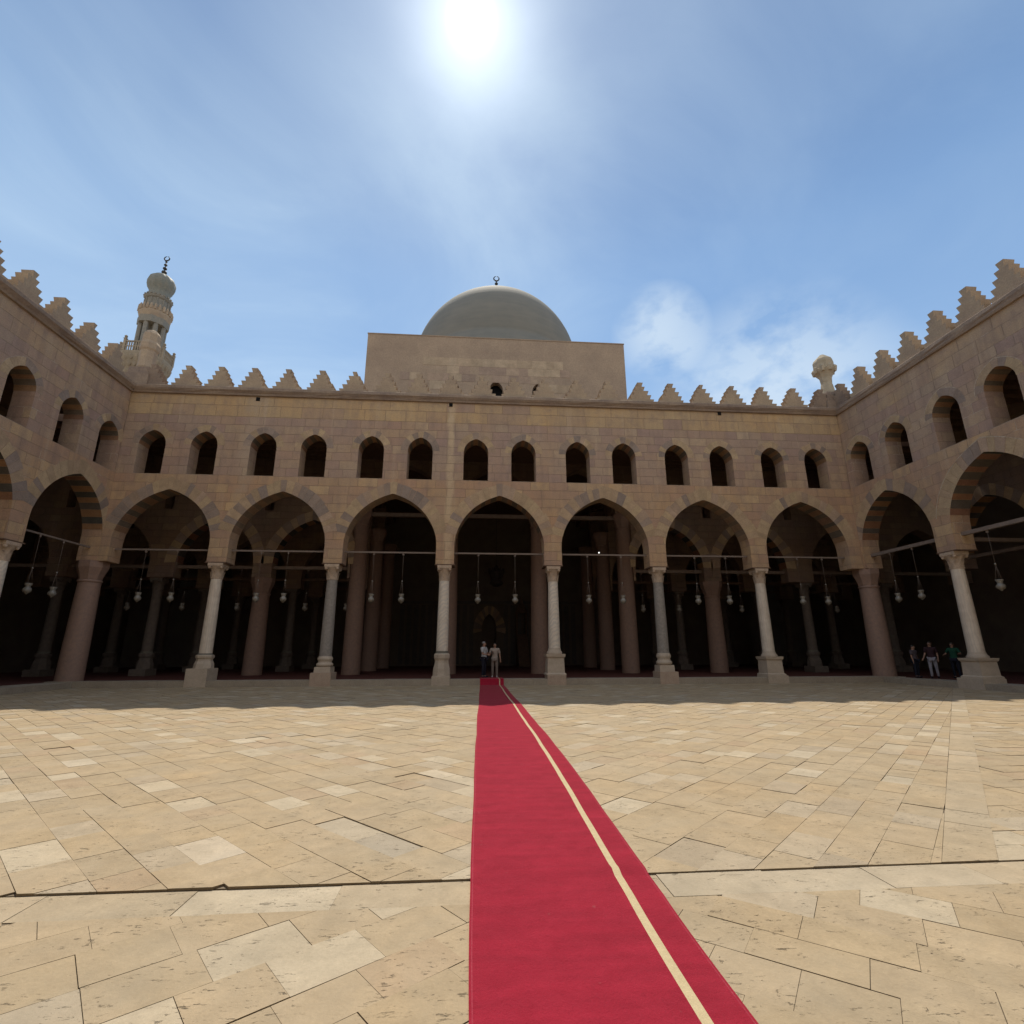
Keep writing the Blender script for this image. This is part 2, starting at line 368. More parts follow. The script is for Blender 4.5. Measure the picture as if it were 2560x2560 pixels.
def arch(cx, hw, z0, z1, n=3):
    """points of a pointed arch from right spring over apex to left spring"""
    P = PROF; pts = []
    for i in range(len(P) - 1):
        p0 = P[max(i - 1, 0)]; p1 = P[i]; p2 = P[i + 1]; p3 = P[min(i + 2, len(P) - 1)]
        for k in range(n):
            t = k / n
            q = [.5 * (2 * p1[a] + (p2[a] - p0[a]) * t + (2 * p0[a] - 5 * p1[a] + 4 * p2[a] - p3[a]) * t * t + (3 * p1[a] - p0[a] - 3 * p2[a] + p3[a]) * t ** 3) for a in (0, 1)]
            pts.append(tuple(q))
    pts.append((0, 1))
    h = z1 - z0
    right = [(cx + hw * x, z0 + h * z) for x, z in pts]; left = [(cx - hw * x, z0 + h * z) for x, z in reversed(pts[:-1])]
    return right + left
SAND = [(.47, .345, .215), (.45, .325, .205), (.49, .36, .22), (.465, .335, .215), (.43, .31, .22)]
GREY = [(.325, .25, .20), (.295, .232, .19), (.35, .265, .205)]
def ring(cx, hw, z0, z1, width, y0, y1, count, lo=.25, greys=None, rnd=None, soft=True, mute=0):
    """ring of wedge voussoirs round an arch; soffits alternate red and dark stone"""
    rnd = rnd or random; mb = MB()
    pts = arch(cx, hw, z0, z1, 6)
    seg = [p for p in pts if p[1] >= z0 + (z1 - z0) * lo]
    # arc length parametrisation
    Ls = [0]
    for a, b_ in zip(seg, seg[1:]): Ls.append(Ls[-1] + math.dist(a, b_))
    T = Ls[-1]
    def at(t):
        t = max(0, min(T, t))
        for i in range(len(seg) - 1):
            if Ls[i + 1] >= t:
                k = (t - Ls[i]) / max(1e-9, Ls[i + 1] - Ls[i]); a, b_ = seg[i], seg[i + 1]
                return (a[0] + (b_[0] - a[0]) * k, a[1] + (b_[1] - a[1]) * k)
    cz = z0 + (z1 - z0) * .16
    def out(p, wd):
        dx, dz = p[0] - cx, p[1] - cz; l = math.hypot(dx, dz); return (p[0] + dx / l * wd, p[1] + dz / l * wd)
    edges = [T * ((i + (rnd.uniform(-.16, .16) if 0 < i < count else 0)) / count) for i in range(count + 1)]
    for i in range(count):
        g = .006 if width > .5 else .004
        a, b_ = edges[i] + g, edges[i + 1] - g
        tt = [a + (b_ - a) * k / 3 for k in range(4)]; wd = width * rnd.uniform(.9, 1.08)
        inner = [out(at(t), -.012) for t in tt]; outer = [out(at(t), wd) for t in tt]
        isg = (i % 2 == 1) if greys is None else rnd.random() < greys
        fc = rnd.choice(GREY if isg else SAND); k = rnd.uniform(.9, 1.08); fc = tuple(x * k for x in fc)
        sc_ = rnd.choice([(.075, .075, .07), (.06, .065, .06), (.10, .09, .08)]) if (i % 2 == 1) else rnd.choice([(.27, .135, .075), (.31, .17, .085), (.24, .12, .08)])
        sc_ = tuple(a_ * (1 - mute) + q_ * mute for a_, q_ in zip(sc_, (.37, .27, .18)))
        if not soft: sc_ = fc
        poly = inner + outer[::-1]; n = len(poly)
        vs = [(x, y0, z) for x, z in poly] + [(x, y1, z) for x, z in poly]
        fs = []; cl = []
        for q in range(3):
            fs.append((q, q + 1, n - 2 - q, n - 1 - q)); cl.append(fc)
            fs.append((n + q, n + n - 1 - q, n + n - 2 - q, n + q + 1)); cl.append(fc)
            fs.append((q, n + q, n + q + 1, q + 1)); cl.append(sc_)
            fs.append((n - 1 - q, n - 2 - q, 2 * n - 2 - q, 2 * n - 1 - q)); cl.append(fc)
        fs.append((0, n - 1, 2 * n - 1, n)); cl.append(fc); fs.append((3, 3 + n, 4 + n, 4)); cl.append(fc)
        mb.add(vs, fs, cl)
    return mb

# ------------------------------------------------------------------ dimensions
D, S, XC = 24.48, 5.25, 1.286
XL, XR = -17.07, 19.89
HI, ROD, AP, SILL, WT, WTOP = 5.505, 6.06, 9.0, 9.745, 12.03, 14.0
HW, TH = 2.19, .88
FL = .27                                            # height of the gallery floor above the court

# ------------------------------------------------------------------ ground
g = MB(); g.add([(-400, -300, -.06), (400, -300, -.06), (400, 600, -.06), (-400, 600, -.06)], [(0, 1, 2, 3)])
tag(g.build('ground', M['earth']), kind='structure')
B0, B1 = 3.66, 4.0
g = MB(); g.box(XL - .3, XR + .3, -6, B1 - .01, -.055, -.007); g.box(XL - .3, XR + .3, B1 + .012, D - .2, -.055, -.001)
tag(g.build('mortar_bed', M['mortar']), kind='structure')

def clip(poly, px, py, nx, ny):
    out = []
    for i in range(len(poly)):
        a, b_ = poly[i], poly[(i + 1) % len(poly)]
        da = (a[0] - px) * nx + (a[1] - py) * ny; db = (b_[0] - px) * nx + (b_[1] - py) * ny
        if da >= 0: out.append(a)
        if (da >= 0) != (db >= 0):
            t = da / (da - db); out.append((a[0] + (b_[0] - a[0]) * t, a[1] + (b_[1] - a[1]) * t))
    return out
def shrink(poly, gap):
    out = list(poly); ar = sum(poly[i][0] * poly[(i + 1) % len(poly)][1] - poly[(i + 1) % len(poly)][0] * poly[i][1] for i in range(len(poly)))
    sg = 1 if ar > 0 else -1
    for i in range(len(poly)):
        a, b_ = poly[i], poly[(i + 1) % len(poly)]; l = math.dist(a, b_)
        if l < .01: continue
        nx, ny = -(b_[1] - a[1]) / l * sg, (b_[0] - a[0]) / l * sg
        k = gap * rs.uniform(.5, 1.5)
        out = clip(out, a[0] + nx * k, a[1] + ny * k, nx, ny)
        if len(out) < 3: return []
    return out
rs = random.Random(11)
BASES = [(.465, .368, .236), (.475, .375, .243), (.455, .36, .232), (.47, .366, .230), (.482, .382, .250), (.46, .368, .242), (.47, .37, .235)]
paving = MB()
special = [((-1.92, 4.60), (.60, .52, .40), 0), ((-2.55, 6.05), (.44, .375, .27), -.012), ((-1.35, 5.35), (.45, .385, .28), -.010), ((-1.0, 4.95), (.50, .43, .32), -.008),
           ((-.55, 4.75), (.45, .39, .30), -.008), ((5.0, 4.35), (.62, .55, .43), 0), ((6.8, 8.3), (.52, .45, .33), -.012), ((7.7, 10.4), (.52, .45, .33), -.012),
           ((-5.2, 8.3), (.60, .52, .39), 0), ((-3.9, 9.9), (.60, .52, .39), 0), ((-.55, 7.2), (.60, .52, .39), 0), ((-5.4, 7.0), (.50, .43, .32), -.008), ((2.3, 7.3), (.57, .49, .35), 0)]
used = set()
def slab(poly, raised=0.0, pale=0.0, top=None):
    if len(poly) < 3: return
    ar = abs(sum(poly[i][0] * poly[(i + 1) % len(poly)][1] - poly[(i + 1) % len(poly)][0] * poly[i][1] for i in range(len(poly)))) / 2
    if ar < .006: return
    cx = sum(p[0] for p in poly) / len(poly); cy = sum(p[1] for p in poly) / len(poly)
    c = rs.choice(BASES); k = rs.uniform(.95, 1.05)
    r = rs.random()
    if r < .075: c = (.555, .475, .345)
    elif r < .10: c = (.435, .358, .255)
    elif r < .15: c = (.46, .35, .228)
    elif r < .23: c = (.495, .415, .30)
    if pale: c = tuple(c[i] * (1 - pale) + (.56, .50, .39)[i] * pale for i in range(3))
    c = tuple(x * k for x in c)
    dz = rs.gauss(0, .0017)
    if rs.random() < .005 and cy > 5: dz -= .012
    for i, (p, sc_, dd) in enumerate(special):
        if i not in used and math.dist(p, (cx, cy)) < .22 and ar > .08: c, dz = sc_, dd; used.add(i)
    q = shrink(poly, .0014 if cy < 6 else .0022 if cy < 12 else .0034)
    if len(q) < 3: return
    z = max(raised + dz, .0025 if raised > .005 else -.005); tx, ty = rs.gauss(0, .0018), rs.gauss(0, .0018)
    vs = [(x, y, z + (x - cx) * tx + (y - cy) * ty) for x, y in q]; n = len(q)
    side = [(x, y, -.05) for x, y in q]
    dark = tuple(x * .5 for x in c)      # soil on the joint faces, with the raised lip's shade painted in
    paving.add(vs, [tuple(range(n))], c)
    paving.add(vs + side, [(i, (i + 1) % n, n + (i + 1) % n, n + i) for i in range(n)], dark)
DB = (3.42, 3.99, .975)     # diagonal band: starts there, runs to the right corner
dl = math.hypot(.975, 1); dxn, dyn = .975 / dl, 1 / dl       # direction
def zone(ang, clips, bounds, raised, w0=.27, w1=.36, l0=.36, l1=.66):
    ca, sa = math.cos(R(ang)), math.sin(R(ang))
    cs = [(x * ca + y * sa, -x * sa + y * ca) for x, y in bounds]
    u0, u1 = min(p[0] for p in cs), max(p[0] for p in cs); v0, v1 = min(p[1] for p in cs), max(p[1] for p in cs)
    v_ = v0
    while v_ < v1:
        w = rs.uniform(w0, w1); u = u0 - rs.uniform(0, .6)
        while u < u1:
            l = rs.uniform(l0, l1)
            poly = [(u, v_), (u + l, v_), (u + l, v_ + w), (u, v_ + w)]
            poly = [(a * ca - b_ * sa, a * sa + b_ * ca) for a, b_ in poly]
            for cl in clips:
                if len(poly) < 3: break
                poly = clip(poly, *cl)
            slab(poly, raised); u += l
        v_ += w
YF = D - .27
B0, B1 = 3.66, 4.0
inL, inR, inF, inN = (XL + .26, 0, 1, 0), (XR - .26, 0, -1, 0), (0, YF, 0, -1), (0, -5.5, 0, 1)
# outer/near zones left and right of the carpet line; the course directions meet there
bd = [(XL, B1), (.6, B1), (.6, YF), (XL, YF)]
zone(-46, [inL, inF, (0, B1, 0, 1), (.62, 0, -1, 0)], bd, .012)
bd = [(.6, B1), (XR, B1), (XR, YF), (.6, YF)]
zone(44, [inR, inF, (0, B1, 0, 1), (.62, 0, 1, 0), (DB[0], DB[1], -dyn, dxn)], bd, .009)
zone(0, [inR, inF, (0, B1, 0, 1), (DB[0] + .44, DB[1], dyn, -dxn)], bd, .009)
bd = [(XL, -5.5), (.6, -5.5), (.6, B0), (XL, B0)]
zone(37, [inL, inN, (0, B0, 0, -1), (.62, 0, -1, 0)], bd, 0, .29, .37, .38, .54)
bd = [(.6, -5.5), (XR, -5.5), (XR, B0), (.6, B0)]
zone(-38, [inR, inN, (0, B0, 0, -1), (.62, 0, 1, 0)], bd, 0, .29, .37, .38, .54)
x = XL
while x < XR:      # the transverse kerb band
    l = rs.uniform(.45, .95); sk = rs.uniform(-.18, .1)
    slab([(x, B0), (x + l, B0), (x + l + sk * 0, B1), (x, B1)], -.002, .62 if 1.2 < x < 3.2 else .3); x += l
t = 0
while t < 23:      # the diagonal band
    l = rs.uniform(.42, .8); nx, ny = dyn, -dxn
    a = (DB[0] + dxn * t, DB[1] + dyn * t); b_ = (a[0] + dxn * l, a[1] + dyn * l); wd = .32
    p = [a, b_, (b_[0] + nx * wd, b_[1] + ny * wd), (a[0] + nx * wd, a[1] + ny * wd)]
    for cl in (inR, inF, (0, B1, 0, 1)):
        if len(p) > 2: p = clip(p, *cl)
    slab(p, .010, .2); t += l
tag(paving.build('courtyard_paving', M['paving']), kind='structure')

# gallery platform and its floor
rp = random.Random(5); pm_ = MB()
def plat_run(x0, x1, fn):
    x = x0
    while x < x1 - .05:
        l = min(rp.uniform(.7, 1.5), x1 - x); fn(x + .004, x + l - .004); x += l
plat_run(XL - .9, XR + .9, lambda a, b_: pm_.box(a, b_, D - .25 - rp.uniform(0, .012), D - .012, -.05, FL + rp.uniform(-.008, .006)))
plat_run(XL - .9, XR + .9, lambda a, b_: pm_.box(a, b_, D, D + .55, -.05, FL - .004 + rp.uniform(-.004, .004)))
for X_, sg in ((XL, -1), (XR, 1)):
    def f(a, b_, X_=X_, sg=sg):
        e0, e1 = (X_ - .9, X_ + .25) if sg < 0 else (X_ - .25, X_ + .9)
        pm_.box(e0, e1, a, b_, -.05, FL - .03 + rp.uniform(-.006, .006))
    plat_run(-4, D - .27, f)
tag(pm_.build('gallery_step', M['plat']), kind='structure')
g = MB(); g.box(XL - 11.5, XR + 11.5, D + .56, D + 22, -.05, FL - .01); g.box(XL - 11.5, XL - .92, -3, D + .55, -.05, FL - .01); g.box(XR + .92, XR + 11.5, -3, D + .55, -.05, FL - .01)
tag(g.build('gallery_floor', M['hall_carpet']), kind='structure')

# ------------------------------------------------------------------ building wings
def column(parent, x, y, kind, top=HI, z0=0.0, board=True, label=None):
    """column in wing coordinates; the shaft carries capital, base and plinth"""
    K = kind; h = top - z0
    cap_h, rt_, rb_ = .72, .235, .275
    mats = {'white': 'white_marble', 'streak': 'streaked_marble', 'grey': 'grey_granite', 'red': 'red_granite', 'inner': 'inner_stone'}
    mk = M[mats[K['shaft']]]
    if K.get('big'):
        rt_, rb_, cap_h = .43, .51, .85
    zb = z0 + K.get('base', 1.3); zc = top - .05 - cap_h
    s_ = MB(); n = 28; lev = []
    for i in range(15):
        t = i / 14; rr = rb_ + (rt_ - rb_) * t ** 1.4; lev.append((zb + (zc - zb) * t, rr))
    if K.get('flute'):
        n = 48; vs = []; fs = []
        for zz, rr in lev:
            for i in range(n):
                a = 2 * math.pi * i / n; q = rr * (1 - .035 * (1 if i % 3 == 0 else 0)); vs.append((x + q * math.cos(a), y + q * math.sin(a), zz))
        for j in range(14):
            for i in range(n): fs.append((j * n + i, j * n + (i + 1) % n, (j + 1) * n + (i + 1) % n, (j + 1) * n + i))
        s_.add(vs, fs, smooth=True)
    else: s_.frus(x, y, lev, n, smooth=True)
    if K.get('ringtop'): s_.frus(x, y, [(zc - .12, rt_ + .004), (zc - .1, rt_ + .035), (zc - .05, rt_ + .035), (zc - .02, rt_ + .004)], 24, smooth=True)
    col = s_.build('column', mk, parent)
    if K.get('cl') or label: col['label'] = label or K['cl']
    c = MB()
    if K.get('big'):
        c.frus(x, y, [(zc - .06, rt_ + .02), (zc, rt_ + .06), (zc + .05, rt_ + .02)], 24, smooth=True)
        c.frus(x, y, [(zc + .05, .40), (zc + .30, .46), (zc + .62, .57), (top - .004, .58)], 8)
    else:
        # bell with two rows of leaves, volutes and a square abacus
        c.frus(x, y, [(zc, rt_ + .01), (zc + .05, rt_ + .035), (zc + .09, rt_ + .01), (zc + .4, rt_ + .03), (zc + .55, rt_ + .11)], 20, smooth=True)
        for row, (zz, hh, ro, nn) in enumerate(((zc + .09, .24, .07, 8), (zc + .27, .26, .12, 8))):
            for i in range(nn):
                a = 2 * math.pi * (i + .5 * row) / nn; ux, uy = math.cos(a), math.sin(a); tx, ty = -uy, ux; wv = .075
                P_ = []
                for t, o_, ww_ in ((0, .01, 1), (.5, .02, 1.05), (.85, ro * .75, .8), (1, ro, .5), (.9, ro + .025, .3)):
                    r_ = rt_ + .015 + o_
                    for sgn in (-1, 1): P_.append((x + ux * r_ + tx * wv * ww_ * sgn, y + uy * r_ + ty * wv * ww_ * sgn, zz + hh * t))
                c.add(P_, [(2 * k, 2 * k + 1, 2 * k + 3, 2 * k + 2) for k in range(4)], smooth=True)
        for i in range(4):
            a = math.pi / 4 + math.pi / 2 * i; r_ = rt_ + .135
            c.ball((x + r_ * math.cos(a), y + r_ * math.sin(a), zc + .53), .075, 8, 6)
        c.frus(x, y, [(zc + .56, .315), (zc + .60, .335), (top - .05, .335)], 4)
    c.build('capital', mk if K.get('big') or K['shaft'] == 'inner' else M['capital'], col)
    if board:
        p = MB(); p.box(x - .47, x + .47, y - .34, y + .62, top - .048, top + .0 - .003); p.build('impost_board', M['wood'], col)
    bt = K.get('bt', 'bell')
    if K.get('big'):
        return col
    pz = z0 + K.get('plinth', .4); hb = zb - pz; b_ = MB()
    if bt == 'bell':      # a re-used capital turned into a base
        b_.frus(x, y, [(pz + .002, .385), (pz + hb * .3, .365), (pz + hb * .5, .31), (pz + hb * .62, .30), (pz + hb * .72, .345), (pz + hb * .86, .35), (pz + hb * .9, .31)], 8, smooth=False)
        db = MB(); db.frus(x, y, [(pz + hb * .9, .30), (zb, .285)], 20, smooth=True); db.build('base_band', M['dark_band'], col)
    elif bt == 'attic':
        b_.frus(x, y, [(pz + .002, .36), (pz + hb * .35, .35)], 4)
        b_.frus(x, y, [(pz + hb * .35, .30), (pz + hb * .42, .37), (pz + hb * .52, .37), (pz + hb * .6, .31), (pz + hb * .7, .29), (pz + hb * .78, .335), (pz + hb * .88, .335), (zb, .285)], 24, smooth=True)
    else:                 # pedestal
        b_.frus(x, y, [(pz + .002, .46), (pz + .06, .46), (pz + .1, .40), (pz + hb * .62, .38), (pz + hb * .68, .43), (pz + hb * .78, .45)], 4)
        b_.frus(x, y, [(pz + hb * .78, .36), (pz + hb * .84, .37), (pz + hb * .9, .31), (zb, .29)], 24, smooth=True)
    b_.build('base', M['pale_stone'] if K['shaft'] != 'inner' else mk, col)
    pl = MB(); w = K.get('pw', .42)
    pl.box(x - w, x + w, y - .565, y + .42, z0, pz - .012); pl.box(x - w + .012, x + w - .012, y - .55, y + .41, pz - .012, pz)
    pl.build('plinth', M['pink_stone'] if K.get('pink') else (mk if K['shaft'] == 'inner' else M['pale_stone']), col)
    return col

def merlon(parent, u, z0, h=1.24, w=1.42, y0=.06, y1=.52, dark=False, worn=0):
    mb = MB(); n = 5; run = (w / 2 - .15) / (n - 1); st = h / n
    for i in range(n):
        a = w / 2 - i * run - .015; zz = z0 + st * i
        jl, jr = rm.uniform(-.012, .012), rm.uniform(-.012, .012)
        if worn and rm.random() < .25: jl += .05
        if worn and rm.random() < .2: jr -= .05
        b0, b1 = a - run * .42, a + run * .16; e = .002 * i; d_ = .035
        vs = []
        for (q, z_, dd) in ((b0, zz - .01, d_), (b1, zz + st, 0)):
            vs += [(u - q + jl, y0 + dd + e, z_), (u + q + jr, y0 + dd + e, z_), (u + q + jr, y1 - dd - e, z_), (u - q + jl, y1 - dd - e, z_)]
        mb.add(vs, [(0, 3, 2, 1), (4, 5, 6, 7), (0, 1, 5, 4), (1, 2, 6, 5), (2, 3, 7, 6), (3, 0, 4, 7)])
    return mb.build('merlon', M['cornice'] if dark else M['merlon'], parent)
rm = random.Random(3)
def cornice(parent, u0, u1, mt_, prot=.2):
    mb = MB()
    prof = [(.0, 14.0), (-.06, 14.0), (-.09, 14.08), (-prot * .7, 14.14), (-prot, 14.22), (-prot, 14.36), (-prot + .05, 14.40), (.9, 14.40), (.9, 13.9), (.3, 13.9)]
    n = max(2, int((u1 - u0) / .8)); vs = []
    for i in range(n + 1):
        u = u0 + (u1 - u0) * i / n
        for (y, z) in prof: 
            j = rm.uniform(-.012, .012) if 1 < len(vs) % len(prof) < 7 else 0
            vs.append((u, y + j, z + j * .5))
    k = len(prof); fs = [(i * k + a, i * k + (a + 1) % k, (i + 1) * k + (a + 1) % k, (i + 1) * k + a) for i in range(n) for a in range(k)]
    fs += [tuple(range(k)), tuple(n * k + a for a in range(k))[::-1]]
    mb.add(vs, fs); return mb.build('cornice', mt_, parent)

def wing(root, u0, u1, centres, wo, stone, mer, kseed, rod_w, merc):
    rr = random.Random(kseed); fac = stone is M['facade']
    lower = MB(); outer = [(u0, SILL), (u0, HI)]
    for c in sorted(centres):
        outer += [(c - HW, HI)] + arch(c, HW, ROD, AP)[::-1] + [(c + HW, HI)]
    outer += [(u1, HI), (u1, SILL)]
    extrude_poly(lower, outer, [], 0, TH)
    lower.build('arcade_wall', stone, root)
    upper = MB(); holes = []
    for c in centres:
        for sgn in (-1, 1):
            w = c + sgn * wo
            holes.append([(w - .63, SILL + .004), ] + [(w - .63, SILL + .004 + .5)] + arch(w, .63, 11.2, WT)[::-1] + [(w + .63, SILL + .004 + .5), (w + .63, SILL + .004)])
    extrude_poly(upper, [(u0, SILL), (u1, SILL), (u1, WTOP), (u0, WTOP)], holes, .035, TH - .03)
    upper.build('window_wall', stone, root)
    for c in centres:
        off = .004 * (centres.index(c) % 2)
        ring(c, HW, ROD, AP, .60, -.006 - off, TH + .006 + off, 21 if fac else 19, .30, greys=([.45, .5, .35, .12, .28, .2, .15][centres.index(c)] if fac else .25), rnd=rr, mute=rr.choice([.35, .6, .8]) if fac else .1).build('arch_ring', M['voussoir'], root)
        for sgn in (-1, 1):
            ring(c + sgn * wo, .63, 11.2, WT, .34, .03, TH - .024, 9, .12, greys=.4, rnd=rr, mute=.3).build('window_arch', M['voussoir'], root)
            sm = MB(); sm.box(c + sgn * wo - .63, c + sgn * wo + .63, .01, TH, SILL - .02, SILL + .012); sm.build('window_sill', M['merlon'], root)
        rd = MB(); rd.box(c - HW - .05, c + HW + .05, .42 - rod_w / 2, .42 + rod_w / 2, ROD + .02, ROD + .02 + rod_w); rd.build('tie_rod', M['rod'], root)

# -- prayer hall (the facade ahead)
hall = empty('prayer_hall', (0, D, 0), label='wide stone prayer hall front with seven pointed arches facing the camera', cat='building')
cen = [XC + k * S for k in range(-3, 4)]
wing(hall, XL - .9, XR + .9, cen, 1.217, M['facade'], None, 21, .075, None)
cornice(hall, XL - .02, XR + .02, M['cornice'])
for k in (-14.67, -13.06, -11.4, -9.71, -7.99, -6.35, -4.64, -3.0, -1.33, .35, 2.02, 3.64, 5.43, 7.13, 8.93, 10.64, 12.39, 14.12, 15.88, 17.69):
    merlon(hall, k, 14.39, worn=1)
merlon(hall, -16.35, 14.39, dark=True); merlon(hall, 19.3, 14.39, dark=True)
for cx_, cz_ in ((-11.0, 13.85), (-1.28, 13.88), (13.2, 13.9)):
    q = MB(); q.box(cx_ - .09, cx_ + .09, .0, .2, cz_ - .09, cz_ + .09); q.build('drain_hole', M['black'], hall)  # black box painting the shaded depth of the hole
# facade columns
kinds = [
    dict(shaft='streak', base=1.42, plinth=.78, pw=.45, bt='bell', cl='white marble column on a tall square block'),
    dict(shaft='grey', base=1.28, plinth=.58, pw=.45, bt='attic', pink=1, ringtop=0, cl='grey granite column on a white base and pink block'),
    dict(shaft='white', base=1.50, plinth=.40, pw=.40, bt='bell', cl='veined white marble column left of the red carpet'),
    dict(shaft='white', base=1.62, plinth=.42, pw=.43, bt='ped', pink=1, cl='plain white marble column right of the red carpet'),
    dict(shaft='grey', base=1.38, plinth=.55, pw=.44, bt='attic', pink=1, cl='mottled grey granite column on a pink block'),
    dict(shaft='streak', base=1.45, plinth=.35, pw=.5, bt='ped', flute=1, cl='fluted white marble column on a wide moulded pedestal')]
for i, k in enumerate(kinds): column(hall, XC + (i - 2.5) * S, .28, k, HI - .002)
big = dict(shaft='red', base=0, big=1, cl='thick red granite corner column')
for xx in (XL - .38, XR + .38): column(hall, xx, .40, big, HI - .002, FL, board=False)
# pale impost blocks around the corner columns
# inner rows
rows = [30.1 - D + .0, 35.3 - D, 40.5 - D]
inner_kind = dict(shaft='inner', base=1.25, plinth=.35, pw=.42, bt='bell')
inner_red = dict(shaft='red', base=.0, big=1)
xl = [XL - .38 - 5.2] + [XL - .38] + [XC + (i - 2.5) * S for i in range(6)] + [XR + .38, XR + .38 + 5.2]
for ri, ry in enumerate(rows):
    # side arcades with arches; three tall bays in the middle under the dome
    def wallrun(a, b_, cs, hw=2.1):
        lo = MB()
        outer = [(a, 12.7), (a, HI)]
        for c in cs: outer += [(c - hw, HI)] + arch(c, hw, ROD - .1, AP - .1)[::-1] + [(c + hw, HI)]
        outer += [(b_, HI), (b_, 12.7)]
        holes = [[(q - .25, 9.4), (q + .25, 9.4), (q + .25, 10.4), (q - .25, 10.4)] for q in [c_ + 2.62 for c_ in cs[:-1]]]
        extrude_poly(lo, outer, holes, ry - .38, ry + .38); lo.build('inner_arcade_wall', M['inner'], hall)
    lc = [-22.66 + 2.6, XC - 3 * S, XC - 2 * S]; rc = [XC + 2 * S, XC + 3 * S, 25.47 - 2.6]
    wallrun(XL - 11.3, XC - 1.5 * S - .4, [XL - .38 - 7.9, XL - .38 - 2.6, XC - 3 * S, XC - 2 * S])
    wallrun(XC + 1.5 * S + .4, XR + 11.3, [XC + 2 * S, XC + 3 * S, XR + .38 + 2.6, XR + .38 + 7.9])
    # tall arches of the dome chamber
    outer = [(XC - 1.5 * S - .4, 13.2), (XC - 1.5 * S - .4, 9.6)]
    if ri == 0:
        for kk in (-1, 0, 1):
            c = XC + kk * S; outer += [(c - 2.1, 9.6)] + arch(c, 2.1, 9.7, 12.4)[::-1] + [(c + 2.1, 9.6)]
        outer += [(XC + 1.5 * S + .4, 9.6), (XC + 1.5 * S + .4, 13.2)]
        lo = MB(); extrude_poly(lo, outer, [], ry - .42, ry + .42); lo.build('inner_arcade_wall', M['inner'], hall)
    if ri == 0:
        for c in (XC - 3 * S, XC - 2 * S, XC + 2 * S, XC + 3 * S):
            ring(c, 2.1, ROD - .1, AP - .1, .6, ry - .386, ry + .386, 19, .1, rnd=rm).build('inner_arch_ring', M['voussoir'], hall)
    for xi, xx in enumerate(xl):
        mid = 3 <= xi <= 6
        if ri > 0 and mid and xi in (4, 5): continue
        if mid:
            K = dict(inner_red); cc = column(hall, xx, ry, K, 9.6, FL - .01, board=False, label='tall red granite column inside the hall' if ri == 0 else None)
        elif ri == 0 and xi in (2, 7): column(hall, xx, ry, dict(inner_red), HI, FL - .01, board=False)
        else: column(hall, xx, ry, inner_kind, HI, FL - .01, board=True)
    for a_, b__ in ((XL - 11, XC - 1.5 * S), (XC + 1.5 * S, XR + 11)):
        bm_ = MB(); bm_.box(a_, b__, ry - .1, ry + .1, 6.02, 6.2); bm_.build('wooden_tie_beam', M['palewood'] if ri == 0 else M['wood'], hall)
    if ri == 0:
        bm_ = MB(); bm_.box(XC - 1.5 * S, XC + 1.5 * S, ry - .12, ry + .12, 9.25, 9.47); bm_.build('upper_tie_beam', M['palewood'], hall)
# outer walls, ceiling, qibla wall with mihrab
q = MB(); yq = 45.9 - D
mh = arch(XC + .25, .62, 3.1, 4.6)
extrude_poly(q, [(XL - 11.5, 0), (XR + 11.5, 0), (XR + 11.5, 13.4), (XL - 11.5, 13.4)], [[(XC - .37, .3)] + mh[::-1] + [(XC + .87, .3)]], yq, yq + .9)
q.box(XL - 12, XL - 11.5, -28, yq + .9, 0, 13.4); q.box(XR + 11.5, XR + 12, -28, yq + .9, 0, 13.4); q.box(XC - 1.2, XC + 1.7, yq + .9, yq + 1.1, 0, 6)
q.build('outer_wall', M['plaster'], hall)
q = MB()
for i in range(26):
    a = XC - 7.5 + i * .6
    if abs(a + .2 - XC - .25) < 1.1: continue
    q.box(a, a + .4, yq - .03, yq + .01, .4, 5.4)
q.box(XC - 7.6, XC + 8.1, yq - .06, yq + .01, 5.5, 5.75)
q.build('marble_dado', M['panel'], hall)
ring(XC + .25, .66, 3.1, 4.65, .75, yq - .05, yq + .3, 15, .02, rnd=rm).build('mihrab_arch', M['voussoir'], hall)
q = MB(); q.box(XL - 11.5, XC - 1.5 * S - .4, TH - .02, yq + .5, 12.7, 13.3); q.box(XC + 1.5 * S + .4, XR + 11.5, TH - .02, yq + .5, 12.7, 13.3)
q.box(XC - 1.5 * S - .4, XC + 1.5 * S + .4, TH - .02, rows[0] - .43, 12.7, 13.3)
q.box(XC - 1.5 * S - .4, XC + 1.5 * S + .4, rows[0] + .43, yq + .5, 13.2, 13.5)
for i in range(30):
    yy = TH + .3 + i * .7
    if yy < yq: q.box(XL - 11.4, XC - 1.5 * S - .5, yy, yy + .16, 12.45, 12.72); q.box(XC + 1.5 * S + .5, XR + 11.4, yy, yy + .16, 12.45, 12.72)
q.build('timber_roof', M['wood'], hall)

